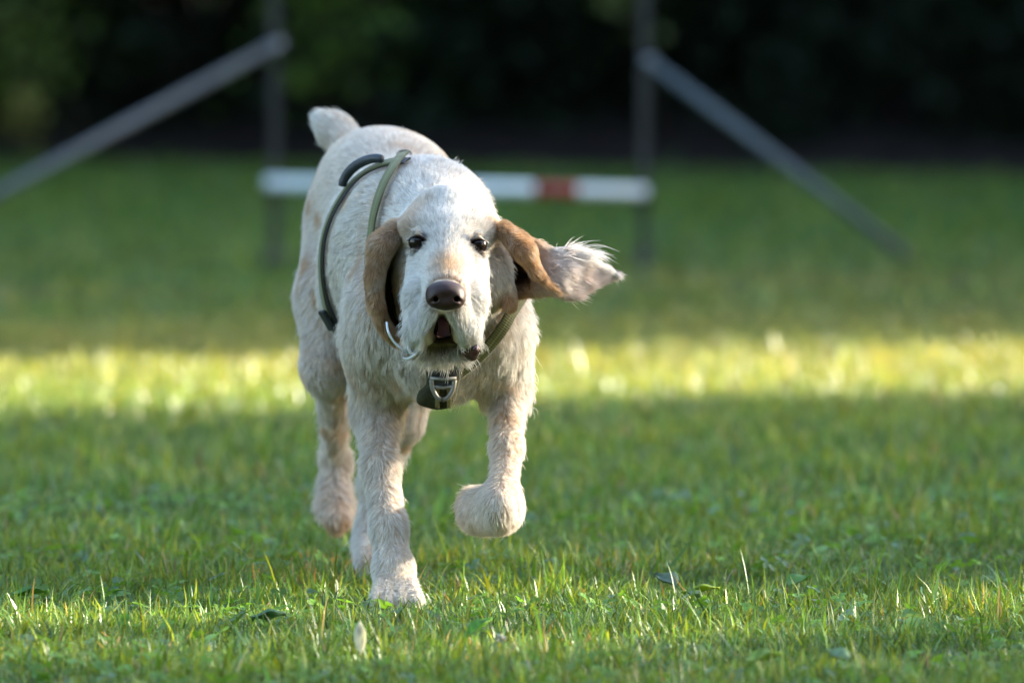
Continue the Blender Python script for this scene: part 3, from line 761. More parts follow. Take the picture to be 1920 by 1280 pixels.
# ------------------------------------------------------------------ fur
def make_fur(nh):
    g = np.random.default_rng(5)
    cen = BV[BQ].mean(1)
    vis = (BN[BQ[:, 0]] * (np.array([0, 0, CAM_H]) - cen)).sum(1) / np.linalg.norm(cen - np.array([0, 0, CAM_H]), axis=1)
    head = np.clip((12.05 - cen[:, 1]) / .06, 0, 1) * (cen[:, 2] > .3)
    dens = BA * (1 + 2.2 * head) * np.where(vis > -.35, 1, .35)
    dens *= (nohair[BQ[:, 0]] < .45) * (1 + 1.6 * np.clip(Et[BQ[:, 0]], 0, 1))
    fi = g.choice(len(BQ), nh, p=dens / dens.sum())
    u, v = g.random(nh)[:, None], g.random(nh)[:, None]
    q = BQ[fi]
    bil = lambda A: (A[q[:, 0]] * (1 - u) + A[q[:, 1]] * u) * (1 - v) + (A[q[:, 3]] * (1 - u) + A[q[:, 2]] * u) * v
    P0 = bil(BV); N = bil(BN); N /= np.linalg.norm(N, axis=1)[:, None]
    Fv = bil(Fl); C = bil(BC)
    L = bil(Ln[:, None])[:, 0] * g.uniform(.55, 1.25, nh); lift = bil(Li[:, None])[:, 0]
    tipw = bil(Et[:, None])[:, 0]
    # keep the straps free
    dmin = np.full(nh, 9.0)
    for i in range(0, nh, 40000):
        p = P0[i:i + 40000]; d2 = (p * p).sum(1)[:, None] + (CULL * CULL).sum(1)[None] - 2 * p @ CULL.T
        dmin[i:i + 40000] = np.sqrt(np.maximum(d2.min(1), 0))
    near_s = np.clip((dmin - .014) / .03, 0, 1)
    L *= .35 + .65 * near_s; lift *= .45 + .55 * near_s
    keep = dmin > .0135
    # ground clearance
    keep &= P0[:, 2] > .006
    # stray long hairs
    stray = g.random(nh) < .06; L[stray] *= 1.5; lift[stray] += .22
    muz = (P0[:, 1] < 11.86) & (P0[:, 2] < at(0, 575, 11.8)[2]) & (g.random(nh) < .05); L[muz] *= 1.7; lift[muz] += .15
    # ear fringe : longer along the upper edge and the tip
    tip_end = np.clip((P0[:, 0] - at(1085, 510, 11.98)[0]) / .030, 0, 1) * tipw
    up_edge = (1 - .9 * tip_end) * tipw * np.clip(N[:, 2] * 1.6 - .2, 0, 1)
    fr = np.clip(.75 + .6 * Noise3(.02, 6, seed=44)(P0), .1, 1.6)
    L += up_edge * fr * g.uniform(0, .038, nh); lift += up_edge * .45
    L += tip_end * g.uniform(0, .008, nh); lift *= 1 - .85 * tip_end; lift[stray & (tipw > .3)] *= .5
    Fv = Fv * (1 - .6 * tip_end[:, None]) + .6 * tip_end[:, None] * np.array([1, 0, -.12])
    Fv = Fv - (Fv * N).sum(1)[:, None] * N
    bad = np.linalg.norm(Fv, axis=1) < 1e-3
    Fv[bad] = np.cross(N[bad], [1, 0, 0]); Fv /= np.linalg.norm(Fv, axis=1)[:, None]
    wav = Noise3(.035, 8, 3, seed=31)(P0); wav2 = Noise3(.011, 8, 3, seed=32)(P0)
    rough = np.clip((L - .006) / .02, .15, 1.2)[:, None]
    d0 = Fv + N * np.tan(np.clip(lift, .05, 1.2))[:, None] + rough * (.28 * wav + .22 * wav2 + .20 * g.normal(size=(nh, 3)))
    dn = (d0 * N).sum(1); d0 += N * np.maximum(.12 - dn, 0)[:, None] * (1 - .6 * tip_end)[:, None]
    d0 /= np.linalg.norm(d0, axis=1)[:, None]
    # the hair of the flying ear gathers into a ragged point
    T_ = at(1178, 518, 12.0) - P0; tl = np.linalg.norm(T_, axis=1); te = (tip_end * .9)[:, None]
    d0 = d0 * (1 - te) + te * (T_ / tl[:, None] + .10 * g.normal(size=(nh, 3))); d0 /= np.linalg.norm(d0, axis=1)[:, None]
    L = np.where(tip_end > .3, np.minimum(L, tl * g.uniform(.55, 1.15, nh)), L)
    bend = Fv * .8 - N * .25 + np.array([0, 0, -.35]) + rough * .35 * Noise3(.02, 8, 3, seed=33)(P0) + .25 * g.normal(size=(nh, 3))
    K = 5
    pts = np.zeros((nh, K, 3)); pts[:, 0] = P0 - N * .0008
    cur = d0.copy()
    for k in range(1, K):
        pts[:, k] = pts[:, k - 1] + cur * (L / (K - 1))[:, None]
        cur = cur + bend * .22 * rough.clip(0, 1); cur /= np.linalg.norm(cur, axis=1)[:, None]
    # clumping into wiry tufts
    for size, amt in ((.0075, .5), (.0035, .35)):
        jit = Noise3(size * 3, 6, 3, seed=int(size * 1e5))(P0) * size * .35
        key = np.floor((P0 + jit) / size).astype(np.int64); key = key[:, 0] * 73856093 ^ key[:, 1] * 19349663 ^ key[:, 2] * 83492791
        uq, inv = np.unique(key, return_inverse=True); cnt = np.bincount(inv)
        for k in range(1, K):
            t = (k / (K - 1)) ** 1.3
            mean = np.stack([np.bincount(inv, pts[:, k, j]) / cnt for j in range(3)], 1)[inv]
            a = amt * t * rough.clip(0, 1) * (np.where(P0[:, 1] < 12.0, .75, 1.0) * (1 - .7 * tipw.clip(0, 1)))[:, None] 
            pts[:, k] += (mean - pts[:, k]) * a
        C = C * (1 + .06 * np.random.default_rng(3).normal(size=len(uq))[inv][:, None])
    # do not sink into the skin
    for k in range(1, K):
        d = sdf(pts[:, k]); m = d < .0015 * k
        m &= keep
        if m.any(): pts[m, k] += sgrad(pts[m, k]) * (.0015 * k - d[m])[:, None]
    poly = np.array([(821, 594), (835, 594), (850, 618), (862, 634), (858, 651), (798, 651), (794, 634), (806, 618)], float)
    fr_ = (P0[:, 1] < 11.92) & (P0[:, 2] > at(0, 652, 11.82)[2]) & (P0[:, 2] < at(0, 575, 11.75)[2])
    for k in (1, 2, 3, 4):
        q_ = px_of(pts[:, k]); ins = np.ones(nh, bool)
        for a_, b_ in zip(poly, np.roll(poly, -1, 0)):
            ins &= ((b_[0] - a_[0]) * (q_[:, 1] - a_[1]) - (b_[1] - a_[1]) * (q_[:, 0] - a_[0])) > 0
        keep &= ~(ins & fr_)
    C = C * g.uniform(.86, 1.12, (nh, 1))
    C = np.clip(C, .01, .84)
    pts, C, L = pts[keep], C[keep], L[keep]; n = len(pts)
    hc = bpy.data.hair_curves.new('fur'); hc.add_curves([K] * n)
    hc.attributes['position'].data.foreach_set('vector', (pts - DOG0).astype(np.float32).ravel())
    ra = hc.attributes.get('radius') or hc.attributes.new('radius', 'FLOAT', 'POINT')
    r0 = np.clip(.00016 + L * .006, .00018, .00034)
    rad = r0[:, None] * np.array([1, 1, .85, .6, .15])[None]
    ra.data.foreach_set('value', rad.astype(np.float32).ravel())
    ca_ = hc.attributes.new('coat', 'FLOAT_COLOR', 'CURVE')
    cc = np.ones((n, 4), np.float32); cc[:, :3] = C; ca_.data.foreach_set('color', cc.ravel())
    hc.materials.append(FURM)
    o = bpy.data.objects.new('fur', hc); COL.objects.link(o); o.parent = dog
    return o
make_fur(380000)

# nose ------------------------------------------------------------------
def part_sdf(name, prims, h, mat, label=None):
    lo = np.min([np.minimum(p['a'], p['b']) - max(p['ra'], p['rb']) if p['ty'] == 'c' else p['c'] - p['r'].max() for p in prims if not p['sub']], 0) - .006
    hi = np.max([np.maximum(p['a'], p['b']) + max(p['ra'], p['rb']) if p['ty'] == 'c' else p['c'] + p['r'].max() for p in prims if not p['sub']], 0) + .006
    n = ((hi - lo) / h).astype(int) + 1
    X = np.stack(np.meshgrid(*[lo[i] + h * np.arange(n[i]) for i in range(3)], indexing='ij'), -1)
    Dd = np.full(n, .05)
    for p in prims:
        d = pdist(p, X); k = p['k']
        if p['sub']: Dd = np.maximum(Dd, -d) + np.maximum(k - np.abs(Dd + d), 0) ** 2 / (4 * k)
        else: Dd = np.minimum(Dd, d) - np.maximum(k - np.abs(Dd - d), 0) ** 2 / (4 * k)
    V, Q = surface_nets(Dd, lo, h)
    o = mesh_np(name, V - DOG0, [Q], mat, dog)
    return o
def grab(fn):
    global PR
    old, PR = PR, []; fn(); r, PR = PR, old
    return r
NOSEM, N_, L_ = material('nose_leather')
p_ = N_.new('ShaderNodeBsdfPrincipled'); o_ = N_.new('ShaderNodeOutputMaterial'); vo = N_.new('ShaderNodeTexVoronoi'); vo.inputs['Scale'].default_value = 750
tc_ = N_.new('ShaderNodeTexCoord'); L_.new(tc_.outputs['Object'], vo.inputs['Vector'])
b_ = N_.new('ShaderNodeBump'); b_.inputs['Strength'].default_value = .35; b_.inputs['Distance'].default_value = .0006
L_.new(vo.outputs['Distance'], b_.inputs['Height']); L_.new(b_.outputs[0], p_.inputs['Normal'])
p_.inputs['Base Color'].default_value = (.030, .014, .012, 1); p_.inputs['Roughness'].default_value = .5; p_.inputs['Specular IOR Level'].default_value = .3
L_.new(p_.outputs[0], o_.inputs[0])
def nose():
    ell((835, 545, 11.738), (34, .024, 19), k=.01, shrink=0)
    ell((817, 558, 11.738), (19, .022, 19), k=.008, shrink=0)
    ell((855, 559, 11.738), (18, .022, 19), k=.008, shrink=0)
    ell((836, 567, 11.735), (20, .018, 15), k=.008, shrink=0)
    for s, x in ((-1, 817), (1, 856)):
        cone((x, 560, 11.712), (x - s * 1, 563, 11.74), 5, 4, k=.003, shrink=0, sub=True)
        cone((x, 561, 11.713), (x + s * 14, 569, 11.724), 3.5, 2, k=.003, shrink=0, sub=True)
    cone((836, 556, 11.711), (836, 584, 11.714), 2, 2, k=.003, shrink=0, sub=True)
part_sdf('nose', grab(nose), .0009, NOSEM)

# eyes --------------------------------------------------------------------
EYEM = simple('eye_brown', (.010, .006, .005), rough=.18, var=.3, scale=300, spec=.3)
for (ex, ey), EY in EYES:
    m = MB(); c = at(ex, ey + 1, EY + .0070) - DOG0; rr = .0130
    n = 20; th = np.linspace(0, np.pi, n); ph = np.linspace(0, 2 * np.pi, 28, endpoint=False)
    V = np.array([[rr * math.sin(a) * math.cos(b), rr * math.sin(a) * math.sin(b), rr * math.cos(a)] for a in th for b in ph]) + c
    q = [[i * 28 + j, (i + 1) * 28 + j, (i + 1) * 28 + (j + 1) % 28, i * 28 + (j + 1) % 28] for i in range(n - 1) for j in range(28)]
    m.add(V, [np.array(q)]); m.build('eye', EYEM, dog)

# lip bubble and drool -----------------------------------------------------
LIPM = simple('wet_lip', (.055, .016, .02), rough=.1, var=.3, scale=120, coat=1.0)
def lip():
    cone((874, 660, 11.80), (888, 655, 11.80), 11, 13, k=.004, shrink=0)
    ell((884, 668, 11.805), (12, .011, 10), k=.004, shrink=0)
part_sdf('lower_lip', grab(lip), .0011, LIPM)
DROOL = simple('saliva', (.58, .60, .62), rough=.25, var=.1, scale=400, coat=.6)
mb = MB()
dp = spline([at(725, 604, 11.80), at(728, 622, 11.79), at(738, 640, 11.79), at(752, 653, 11.79), at(764, 661, 11.795)], 28) - DOG0
mb.tube(dp, .0013 + .0006 * np.abs(np.sin(np.arange(28) * 1.7)), 8)
dp = spline([at(764, 632, 11.795), at(764, 648, 11.79), at(770, 661, 11.79), at(781, 662, 11.795)], 14) - DOG0
mb.tube(dp, np.linspace(.0012, .003, 14), 8)
dp = spline([at(785, 652, 11.80), at(778, 664, 11.79), at(766, 672, 11.79), at(755, 671, 11.79)], 14) - DOG0
mb.tube(dp, np.linspace(.0026, .0012, 14), 8)
mb.build('drool', DROOL, dog)

# ------------------------------------------------------------------ harness
def webbing():
    m, N, L = material('olive_webbing')
    p = N.new('ShaderNodeBsdfPrincipled'); o = N.new('ShaderNodeOutputMaterial'); a = N.new('ShaderNodeAttribute'); a.attribute_name = 'strap'
    s = N.new('ShaderNodeSeparateColor'); L.new(a.outputs['Color'], s.inputs[0])
    w = N.new('ShaderNodeMath'); w.operation = 'SINE'; sc = N.new('ShaderNodeMath'); sc.operation = 'MULTIPLY'; sc.inputs[1].default_value = 1800
    L.new(s.outputs[1], sc.inputs[0]); L.new(sc.outputs[0], w.inputs[0])
    cr = N.new('ShaderNodeValToRGB'); cr.color_ramp.interpolation = 'LINEAR'
    e = cr.color_ramp.elements; e[0].position = 0; e[0].color = (.06, .064, .019, 1); e[1].position = 1; e[1].color = (.06, .064, .019, 1)
    for ps, c in ((.22, (.105, .108, .030, 1)), (.42, (.082, .086, .024, 1)), (.5, (.22, .22, .085, 1)), (.58, (.082, .086, .024, 1)), (.78, (.105, .108, .030, 1))):
        k = e.new(ps); k.color = c
    L.new(s.outputs[0], cr.inputs[0]); L.new(cr.outputs[0], p.inputs['Base Color'])
    b = N.new('ShaderNodeBump'); b.inputs['Strength'].default_value = .4; b.inputs['Distance'].default_value = .0008
    L.new(w.outputs[0], b.inputs['Height']); L.new(b.outputs[0], p.inputs['Normal'])
    p.inputs['Roughness'].default_value = .75; p.inputs['Sheen Weight'].default_value = .2
    L.new(p.outputs[0], o.inputs[0]); return m
WEB = webbing()
BLACK = simple('black_nylon', (.012, .013, .015), rough=.55, var=.3, scale=200, bump=.2)
NAVY = simple('padded_grip', (.018, .026, .036), rough=.5, var=.25, scale=150, bump=.2)
OLIVE = simple('olive_fabric', (.030, .029, .013), rough=.85, var=.25, scale=260, bump=.3, spec=.2)
METAL = simple('grey_metal', (.20, .19, .165), rough=.5, metal=.6, var=.15, scale=90)
HR0 = at(770, 300, 12.36)
har = empty('dog_harness', HR0, 'olive green strap harness with black handle worn by the running dog', 'harness')
def ribbon(P, w, th, mat, name, parent, Nn=None, o0=HR0):
    P = np.asarray(P); n = len(P)
    T = np.gradient(P, axis=0); T /= np.linalg.norm(T, axis=1)[:, None]
    if Nn is None: Nn = tgrad(P, .006)
    for _ in range(4): Nn[1:-1] = (Nn[:-2] + Nn[1:-1] * 2 + Nn[2:]) / 4
    B = np.cross(T, Nn); B /= np.linalg.norm(B, axis=1)[:, None]; Nn = np.cross(B, T)
    prof = [(-.5, -.5), (-.5, .3), (-.42, .5), (-.2, .56), (0, .58), (.2, .56), (.42, .5), (.5, .3), (.5, -.5)]
    k = len(prof); V = []; A = []
    s = np.concatenate([[0], np.cumsum(np.linalg.norm(np.diff(P, axis=0), axis=1))])
    for i in range(n):
        for a, b in prof: V.append(P[i] + B[i] * a * w + Nn[i] * b * th - o0); A.append((a + .5, s[i], 0))
    q = [[i * k + j, i * k + (j + 1) % k, (i + 1) * k + (j + 1) % k, (i + 1) * k + j] for i in range(n - 1) for j in range(k)]
    return mesh_np(name, V, [np.array(q), np.array([list(range(k))]), np.array([[(n - 1) * k + j for j in range(k)][::-1]])], mat, parent, attr={'strap': np.array(A)})
ribbon(GIRTH, .019, .003, WEB, 'girth_strap', har)
ribbon(NECK_L, .017, .003, WEB, 'neck_strap', har)
ribbon(NECK_R, .018, .0035, WEB, 'neck_strap', har)
# dark padding under the girth strap
ribbon(on_skin(GIRTH + np.array([.012, -.006, 0]), .009), .020, .003, BLACK, 'strap_padding', har)
# handle, arching off the back
gx = px_of(GIRTH)[:, 0]; gi = np.nonzero((gx < 722) & (gx > 647) & (np.arange(len(gx)) < 40))[0]
t_ = np.linspace(0, 1, len(gi)); hp = GIRTH[gi] + tgrad(GIRTH[gi]) * (.006 + .008 * np.sin(np.pi * t_) ** .7)[:, None]
hp = spline(hp, 40) - HR0
mbh = MB(); tt = np.linspace(0, 1, 40)
mbh.tube(hp, .0055 + .0018 * np.sin(tt * np.pi) ** .5, 12); mbh.build('handle', NAVY, har)
# back link and ring
mbl = MB(); mbl.tube(spline([at(716, 310, 12.40), at(735, 305, 12.385), at(752, 298, 12.37)], 10) - HR0, .005, 8); mbl.build('back_strap', BLACK, har)
rc = at(758, 289, 12.35); ang = np.linspace(0, 2 * np.pi, 25)
mbr = MB(); mbr.tube(rc + np.stack([.010 * np.cos(ang), .005 * np.sin(ang), .005 * np.sin(ang)], 1) - HR0, .0018, 8, cap=False); mbr.build('back_ring', METAL, har)
# slide buckle low on the flank
bi = np.argmin(np.abs(px_of(GIRTH)[:, 1] - 598)); bk = GIRTH[bi] + tgrad(GIRTH[bi][None])[0] * .005
mbb = MB(); bn = sgrad(bk[None], .006)[0]
zax = np.array([.25, 0, -1.0]); zax -= zax @ bn * bn; zax /= np.linalg.norm(zax); xax = np.cross(zax, bn)
rot = np.stack([xax, bn, zax], 1)
mbb.box(bk - HR0, (.026, .007, .034), rot); bko = mbb.build('slide_buckle', BLACK, har, smooth=False)
bv = bko.modifiers.new('bevel', 'BEVEL'); bv.width = .003; bv.segments = 3

def shaped(name, outline, Y, depth, mat, bulge=.0, holes=None):
    """solid panel from a pixel outline at depth Y"""
    c = np.mean(outline, 0); n = len(outline); rings = []
    for sc_, dy in ((1.0, depth), (1.0, .3 * depth), (.93, 0), (.55, -bulge), (.0001, -bulge * 1.2)):
        rings.append([at(c[0] + (x - c[0]) * sc_, c[1] + (y - c[1]) * sc_, Y + dy) - HR0 for x, y in outline])
    V = np.array(rings).reshape(-1, 3); m = len(rings)
    q = [[i * n + j, i * n + (j + 1) % n, (i + 1) * n + (j + 1) % n, (i + 1) * n + j] for i in range(m - 1) for j in range(n)]
    return mesh_np(name, V, [np.array(q), np.array([list(range(n))[::-1]])], mat, har)
CP = 12.018
shaped('chest_panel', spline([(792, 672), (800, 715), (784, 735), (782, 755), (800, 764), (822, 768), (846, 762), (856, 742), (862, 715), (872, 672), (830, 668), (792, 672)], 48)[:-1], CP, .02, OLIVE, .006)
shaped('chest_pad', spline([(794, 672), (800, 692), (808, 708), (832, 711), (856, 707), (866, 690), (872, 672), (832, 668), (794, 672)], 40)[:-1], CP - .014, .014, BLACK, .004)
for x0, x1 in ((816, 824), (838, 846)):
    shaped('stripe', [(x0, 712), (x0, 765), (x1, 765), (x1, 712)], CP - .0085, .004, simple('yellow_stitch', (.13, .11, .03), rough=.8), .0005)
lp = spline([at(809, 712, CP - .02), at(811, 728, CP - .02), at(820, 745, CP - .02), at(831, 749, CP - .02), at(842, 743, CP - .02), at(850, 728, CP - .02), at(852, 713, CP - .02)], 30) - HR0
mbr = MB(); mbr.tube(lp, .0034, 10); dr = mbr.build('chest_ring', METAL, har)
mbr = MB(); mbr.tube([at(806, 709, CP - .021) - HR0, at(831, 711, CP - .022) - HR0, at(856, 709, CP - .021) - HR0], .0028, 10); mbr.build('bar', METAL, dr)
mbr = MB(); mbr.tube([at(811, 724, CP - .02) - HR0, at(831, 727, CP - .02) - HR0, at(850, 724, CP - .02) - HR0], .0026, 10); mbr.build('bar', METAL, dr)
mbr = MB(); mbr.box(at(831, 717, CP - .017) - HR0, (.027, .006, .008)); mbr.build('loop', BLACK, har, smooth=False)

# ------------------------------------------------------------------ grass
GRASSM = leafy('grass_blade', 'tint', trans=.36, rough=.40, spec=.5, tmul=(1.55, 1.18, .62))
def blades(n, y0, y1, marg, hmean, width, seg, seed, power=1.0):
    g = np.random.default_rng(seed)
    y = np.sqrt(g.uniform(0, 1, n) * (y1 ** 2 - y0 ** 2) + y0 ** 2)
    x = g.uniform(-1, 1, n) * (.0605 * y + marg)
    if True:       # clear the feet
        for (fx, fy, fr) in FEET:
            k = (x - fx) ** 2 + (y - fy) ** 2 > fr ** 2; x, y = x[k], y[k]
    k = y < wood_edge(x) + g.normal(0, .25, len(x)); x, y = x[k], y[k]
    n = len(x); P = np.stack([x, y, 0 * x], 1)
    big = Noise3(1.7, 8, seed=51)(P); mid = Noise3(.38, 8, seed=52)(P); sm = Noise3(.09, 8, seed=53)(P)
    h = hmean * np.exp(.36 * g.normal(size=n)) * (1 + .22 * mid + .15 * sm).clip(.45, 1.8)
    w = width * g.uniform(.55, 1.45, n)
    az = g.uniform(0, 2 * np.pi, n) + .5 * sm
    lean = np.abs(g.normal(.5, .45, n)).clip(0, 1.4); curl = g.normal(.7, .6, n)
    flat = g.random(n) < .18; lean[flat] = g.uniform(1.0, 1.45, flat.sum()); h[flat] *= .8
    dh = np.stack([np.cos(az), np.sin(az)], 1)
    ta = az + np.pi / 2 + g.normal(0, .7, n); wd = np.stack([np.cos(ta), np.sin(ta), 0 * ta], 1)
    ts = np.linspace(0, 1, seg + 1)
    cen = [P]; a = lean.copy()
    for k in range(seg):
        st = h / seg
        cen.append(cen[-1] + np.concatenate([dh * (np.sin(a) * st)[:, None], (np.cos(a) * st)[:, None]], 1)); a = (a + curl / seg).clip(-.2, 1.75)
    V = []
    for k in range(seg):
        ww = w * (1 - .45 * ts[k] ** 2 if k else .8)
        V += [cen[k] - wd * ww[:, None] / 2, cen[k] + wd * ww[:, None] / 2]
    V.append(cen[seg])
    nv = 2 * seg + 1
    V = np.stack(V, 1)
    i = np.arange(n)[:, None] * nv
    quads = np.concatenate([i + np.array([[2 * k, 2 * k + 1, 2 * k + 3, 2 * k + 2]]) for k in range(seg - 1)]) if seg > 1 else np.zeros((0, 4), int)
    tri = i + np.array([[2 * seg - 2, 2 * seg - 1, 2 * seg]])
    # colour of each blade
    c1, c2, c3 = np.array([.082, .190, .022]), np.array([.165, .235, .026]), np.array([.075, .160, .044])
    t = (.5 + .33 * mid + .25 * big + .35 * g.normal(size=n)).clip(0, 1)[:, None]
    col = c3 * (1 - t) + c1 * t
    yl = (g.random(n) + .10 * mid + .08 * big > .70)[:, None]; col = np.where(yl, c2 * g.uniform(.8, 1.2, (n, 1)), col)
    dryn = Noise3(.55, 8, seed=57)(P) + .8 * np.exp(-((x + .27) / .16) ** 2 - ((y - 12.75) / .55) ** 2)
    dry = g.random(n) < (.018 + .06 * np.clip(dryn - .3, 0, 2) + .05 * np.exp(-((y - 19.6) / 1.8) ** 2));  # dry blades, more of them along the sunlit strip to pale it
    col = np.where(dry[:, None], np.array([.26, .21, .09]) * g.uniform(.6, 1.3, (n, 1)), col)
    org = g.random(n) < .10 * np.exp(-((x + .27) / .10) ** 2 - ((y - 12.7) / .4) ** 2)
    col = np.where(org[:, None], np.array([.42, .20, .04]), col)
    pm = (np.exp(-((y - 20.0) / 2.2) ** 2) * .40 + np.exp(-((y - 24.5) / 3.0) ** 2) * (.30 + .22 * big + .06 * x).clip(0, .6))[:, None].clip(0, .7)  # sunny yellow of the strip painted in, over drier grass there and beyond
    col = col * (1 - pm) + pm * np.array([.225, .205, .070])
    col *= np.exp(.34 * g.normal(size=(n, 1))).clip(.4, 1.9)
    if hmean < .015: col = col * np.array([.75, .62, .8])
    cc = np.repeat(col[:, None], nv, 1)
    basec = np.linspace(0, 1, seg + 1)
    return V.reshape(-1, 3), quads, tri, cc.reshape(-1, 3)
f1 = at(742, 1120, 11.98); f2 = at(694, 1050, 12.52)
FEET = [(f1[0], 12.0, .032), (f1[0], 11.972, .028), (f2[0], 12.54, .035)]
def grass():
    VV, QQ, TT, CC = [], [], [], []; n0 = 0
    for a in ((210000, 10.3, 13.6, .30, .024, .0023, 3, 61), (120000, 10.3, 13.6, .30, .013, .0030, 2, 62), (1200, 10.3, 13.6, .3, .036, .0028, 4, 63),
              (150000, 13.6, 22.3, .5, .026, .0036, 2, 64), (80000, 22.3, 43.2, 1.0, .032, .009, 2, 65), (40000, 10.3, 20, 1.6, .03, .006, 2, 66)):
        V, q, t, c = blades(*a)
        VV.append(V); QQ.append(q + n0); TT.append(t + n0); CC.append(c); n0 += len(V)
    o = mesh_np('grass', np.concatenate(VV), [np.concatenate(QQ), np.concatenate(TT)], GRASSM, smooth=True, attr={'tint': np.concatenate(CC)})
    tag(o, 'mown green lawn grass with straw coloured blades', 'grass', kind='stuff')
grass()

# low broad leaved weeds and clover between the blades
WEED = leafy('weed_leaf', 'tint', trans=.4, rough=.5, spec=.35)
def weeds():
    g = np.random.default_rng(77); mb = MB(); cols = []
    for k in range(4200):
        y = math.sqrt(g.uniform(10.4 ** 2, 14.5 ** 2)); x = g.uniform(-1, 1) * (.061 * y + .3)
        if Noise3(.5, 8, seed=78)(np.array([[x, y, 0.]]))[0] < -.1: continue
        z = g.uniform(.010, .032)
        col = np.array([.11, .23, .03]) * g.uniform(.7, 1.4) if g.random() < .75 else np.array([.11, .19, .10]) * g.uniform(.8, 1.3)
        if g.random() < .7:      # clover: three round leaflets
            s = g.uniform(.005, .0095); a0 = g.uniform(0, 6.28); til = g.normal(0, .35, 2)
            for j in range(3):
                a = a0 + j * 2.09; c = np.array([math.cos(a), math.sin(a)]) * s * .9
                V = [[x + c[0] * .12, y + c[1] * .12, z]]
                for b in np.linspace(-2.2, 2.2, 6):
                    dx, dy = c[0] + math.cos(a + b) * s * .72, c[1] + math.sin(a + b) * s * .72
                    V.append([x + dx, y + dy, z + dx * til[0] + dy * til[1] + .15 * s * abs(b)])
                mb.add(V, [np.array([[0, q, q + 1] for q in range(1, 6)])]); cols += [col] * 7
        else:                    # narrow plantain or dandelion leaf
            Ln_ = g.uniform(.025, .055); a = g.uniform(0, 6.28); w = Ln_ * g.uniform(.12, .22); up = g.uniform(.15, .9)
            d = np.array([math.cos(a), math.sin(a)]); pr = np.array([-d[1], d[0]]); V = []
            for t, wf in ((0, .15), (.3, .75), (.6, 1), (.85, .65), (1, .05)):
                zc = z * .3 + up * Ln_ * (t - .55 * t * t)
                for s_ in (-1, 0, 1):
                    p = d * Ln_ * t + pr * s_ * w * wf; V.append([x + p[0], y + p[1], zc + (.12 * w if s_ else 0)])
            q = [[i * 3 + j, i * 3 + j + 1, i * 3 + j + 4, i * 3 + j + 3] for i in range(4) for j in range(2)]
            mb.add(V, [np.array(q)]); cols += [col] * 15
    o = mb.build('lawn_weeds', WEED, smooth=True, attr={'tint': np.array(cols)})
    tag(o, 'low clover and broad leaved weeds growing through the lawn', 'weeds', kind='stuff')
weeds()

# single plants one can point at ---------------------------------------------
def gpt(px, py):           # ground point under a pixel
    dx = (px - 960) / F; dv = (640 - py) / F; c, s = math.cos(PITCH), math.sin(PITCH)
    d = np.array([dx, c + dv * s, -s + dv * c]); return d * (CAM_H / -d[2]) + np.array([0, 0, CAM_H])
def broad_leaf(px, py, length, width, az, up, col, name, label, cat, curl=.3, lobes=0.0, lift=.020):
    length *= 1.15; width *= 1.2
    b = gpt(px, py); d = np.array([math.cos(az), math.sin(az), 0]); pr = np.array([-d[1], d[0], 0]); V = []; n = 14
    for i in range(n):
        t = i / (n - 1); wf = math.sin(math.pi * min(1, t * .93 + .05)) ** .8 * (1 + lobes * math.sin(t * 22))
        for s_ in (-1, -.5, 0, .5, 1):
            V.append(d * length * t * math.cos(up) + pr * s_ * width * wf / 2 + np.array([0, 0, lift + length * (math.sin(up) * t - curl * t * t) + abs(s_) * width * .22 * (1 if abs(s_) > .6 else .7) + .002 * math.sin(9 * t + 3 * s_)]))
    q = [[i * 5 + j, i * 5 + j + 1, i * 5 + j + 6, i * 5 + j + 5] for i in range(n - 1) for j in range(4)]
    V = np.array(V); g = np.random.default_rng(int(px))
    c = 1.5 * np.array(col)[None] * (1 + .18 * Noise3(.012, 6, seed=int(px))(V)[:, None]); c = np.clip(c, .01, 1)
    o = mesh_np(name, V, [np.array(q)], WEED, smooth=True, attr={'tint': c}); o.location = b
    so = o.modifiers.new('solid', 'SOLIDIFY'); so.thickness = .0006
    tag(o, label, cat); return o
broad_leaf(868, 1232, .052, .026, .5, .75, (.07, .17, .015), 'weed_leaf', 'bright green upright broad leaf in the grass near the bottom centre', 'leaf', curl=.25)
broad_leaf(1275, 1150, .058, .024, .12, .55, (.14, .20, .015), 'weed_leaf', 'yellow green toothed leaf right of the lifted paw', 'leaf', curl=.35, lobes=.12)
broad_leaf(676, 1256, .040, .013, 1.7, 1.35, (.52, .50, .42), 'dry_leaf', 'pale curled dry leaf standing upright in the grass below the front paw', 'leaf', curl=.1)
broad_leaf(229, 1206, .024, .016, 1.3, 1.2, (.08, .19, .015), 'weed_leaf', 'small bright green leaf standing at the lower left', 'leaf')
broad_leaf(470, 1195, .045, .034, .1, .35, (.05, .11, .055), 'weed_leaf', 'grey green flat leaf left of the pale curled leaf', 'leaf', curl=.2)
broad_leaf(20, 1150, .05, .034, .3, .3, (.05, .14, .02), 'weed_leaf', 'broad green leaf at the left edge of the lawn', 'leaf', curl=.2)
broad_leaf(1590, 1275, .05, .03, 2.3, .5, (.09, .15, .07), 'weed_leaf', 'pale grey green leaf at the bottom edge right of centre', 'leaf')
broad_leaf(1400, 1280, .05, .034, .4, .5, (.11, .19, .03), 'weed_leaf', 'light green broad leaf at the bottom edge near the middle', 'leaf')
broad_leaf(1480, 1130, .05, .03, .9, .5, (.06, .16, .02), 'weed_leaf', 'green broad leaf among grass right of the yellow green leaf', 'leaf')
broad_leaf(1265, 1130, .05, .034, 2.2, .55, (.06, .105, .07), 'weed_leaf', 'bluish grey leaf just left of the yellow green leaf', 'leaf')

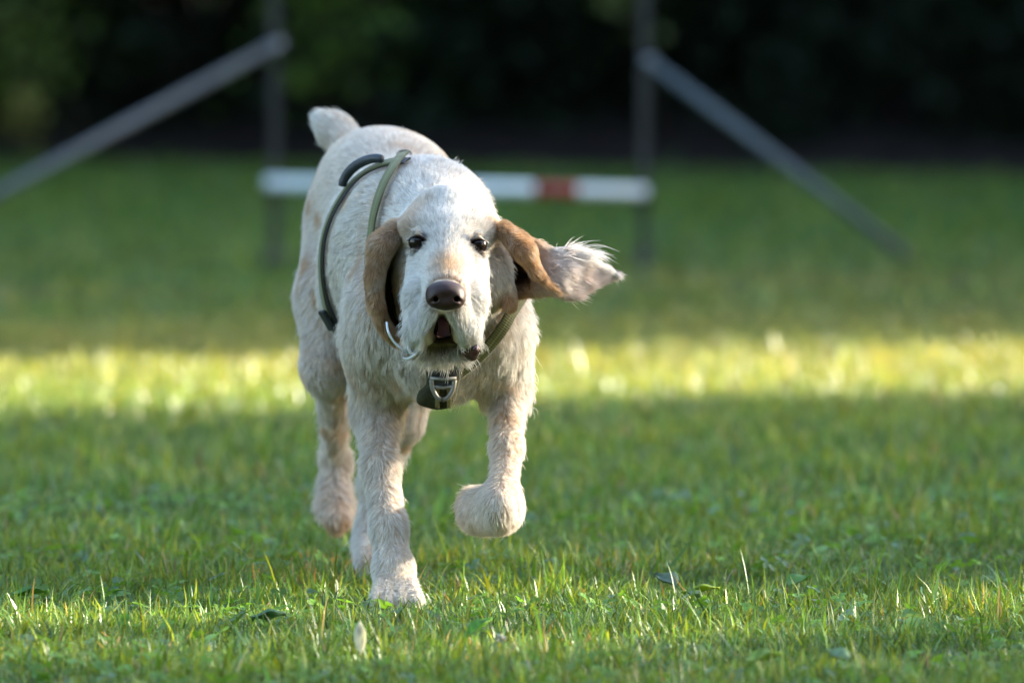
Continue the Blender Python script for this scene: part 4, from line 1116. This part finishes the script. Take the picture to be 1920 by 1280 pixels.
def seed_head(px, py, hgt, head, col, label, thick=.0035):
    b = gpt(px, py); r = empty('plantain_stalk', b, label, 'seed head')
    st = simple('plantain_stem', (.16, .15, .06), rough=.8); hd = simple('plantain_head', col, rough=.9, var=.5, scale=500, bump=.8)
    m = MB(); m.tube([[0, 0, 0], [.001, 0, hgt * .5], [.003, 0, hgt]], .0011, 6); m.build('stem', st, r)
    m = MB(); z = np.linspace(hgt - .002, hgt + head, 9)
    m.tube(np.stack([.003 + (z - hgt) * .1, 0 * z, z], 1), thick * np.array([.5, .9, 1, 1.05, 1, .95, .8, .6, .25]), 8); m.build('seed_spike', hd, r)
seed_head(1197, 1112, .012, .024, (.16, .10, .06), 'brown plantain seed head standing right of the lifted paw')
seed_head(1727, 1275, .016, .020, (.11, .055, .03), 'dark brown plantain seed head at the lower right edge', .0055)

CLM = simple('clover_petal', (.42, .41, .34), rough=.8, var=.2, scale=300)
STM = simple('clover_stem', (.07, .13, .03), rough=.7)
def clover(px, py, hgt, rad, label, group=None):
    b = gpt(px, py); g = np.random.default_rng(int(px * 3 + py)); r = empty('clover_flower', b, label, 'flower', group)
    m = MB(); m.tube([[0, 0, 0], [.002, 0, hgt * .6], [0, 0, hgt]], .001, 5); m.build('stem', STM, r)
    m = MB()
    for k in range(34):
        d = g.normal(size=3); d[2] = abs(d[2]) * .9 - .2; d /= np.linalg.norm(d)
        p = np.array([0, 0, hgt]); e = p + d * rad; w = np.cross(d, g.normal(size=3)); w /= np.linalg.norm(w)
        m.add([p, p + d * rad * .6 + w * rad * .16, e, p + d * rad * .6 - w * rad * .16], [np.array([[0, 1, 2, 3]])])
    m.build('flower_head', CLM, r, smooth=False)
clover(938, 1236, .026, .010, 'white clover flower beside the bright green leaf at the bottom')
clover(830, 1098, .016, .006, 'tiny white flower in the grass right of the front paw')
GC = 'pale blurred flower heads in the far lawn'
for px, py, hgt, rad, lb in ((362, 640, .05, .009, 'pale blurred flower head left of the dog before the sunlit strip'),
                             (1840, 520, .06, .013, 'pale blurred flower head right in the far lawn'),
                             (1812, 622, .05, .011, 'pale blurred flower head below the far right one'),
                             (1062, 650, .05, .005, 'pale blurred flower head just right of the dog'),
                             (55, 745, .04, .007, 'bright flower head in the sunlit strip at the left edge'),
                             (1742, 742, .04, .007, 'bright flower head in the sunlit strip at the right'),
                             (300, 770, .04, .007, 'bright flower head at the near edge of the sunlit strip'),
                             (1795, 690, .04, .007, 'bright flower head in the middle of the sunlit strip at far right')):
    clover(px, py, hgt, rad, lb, GC)
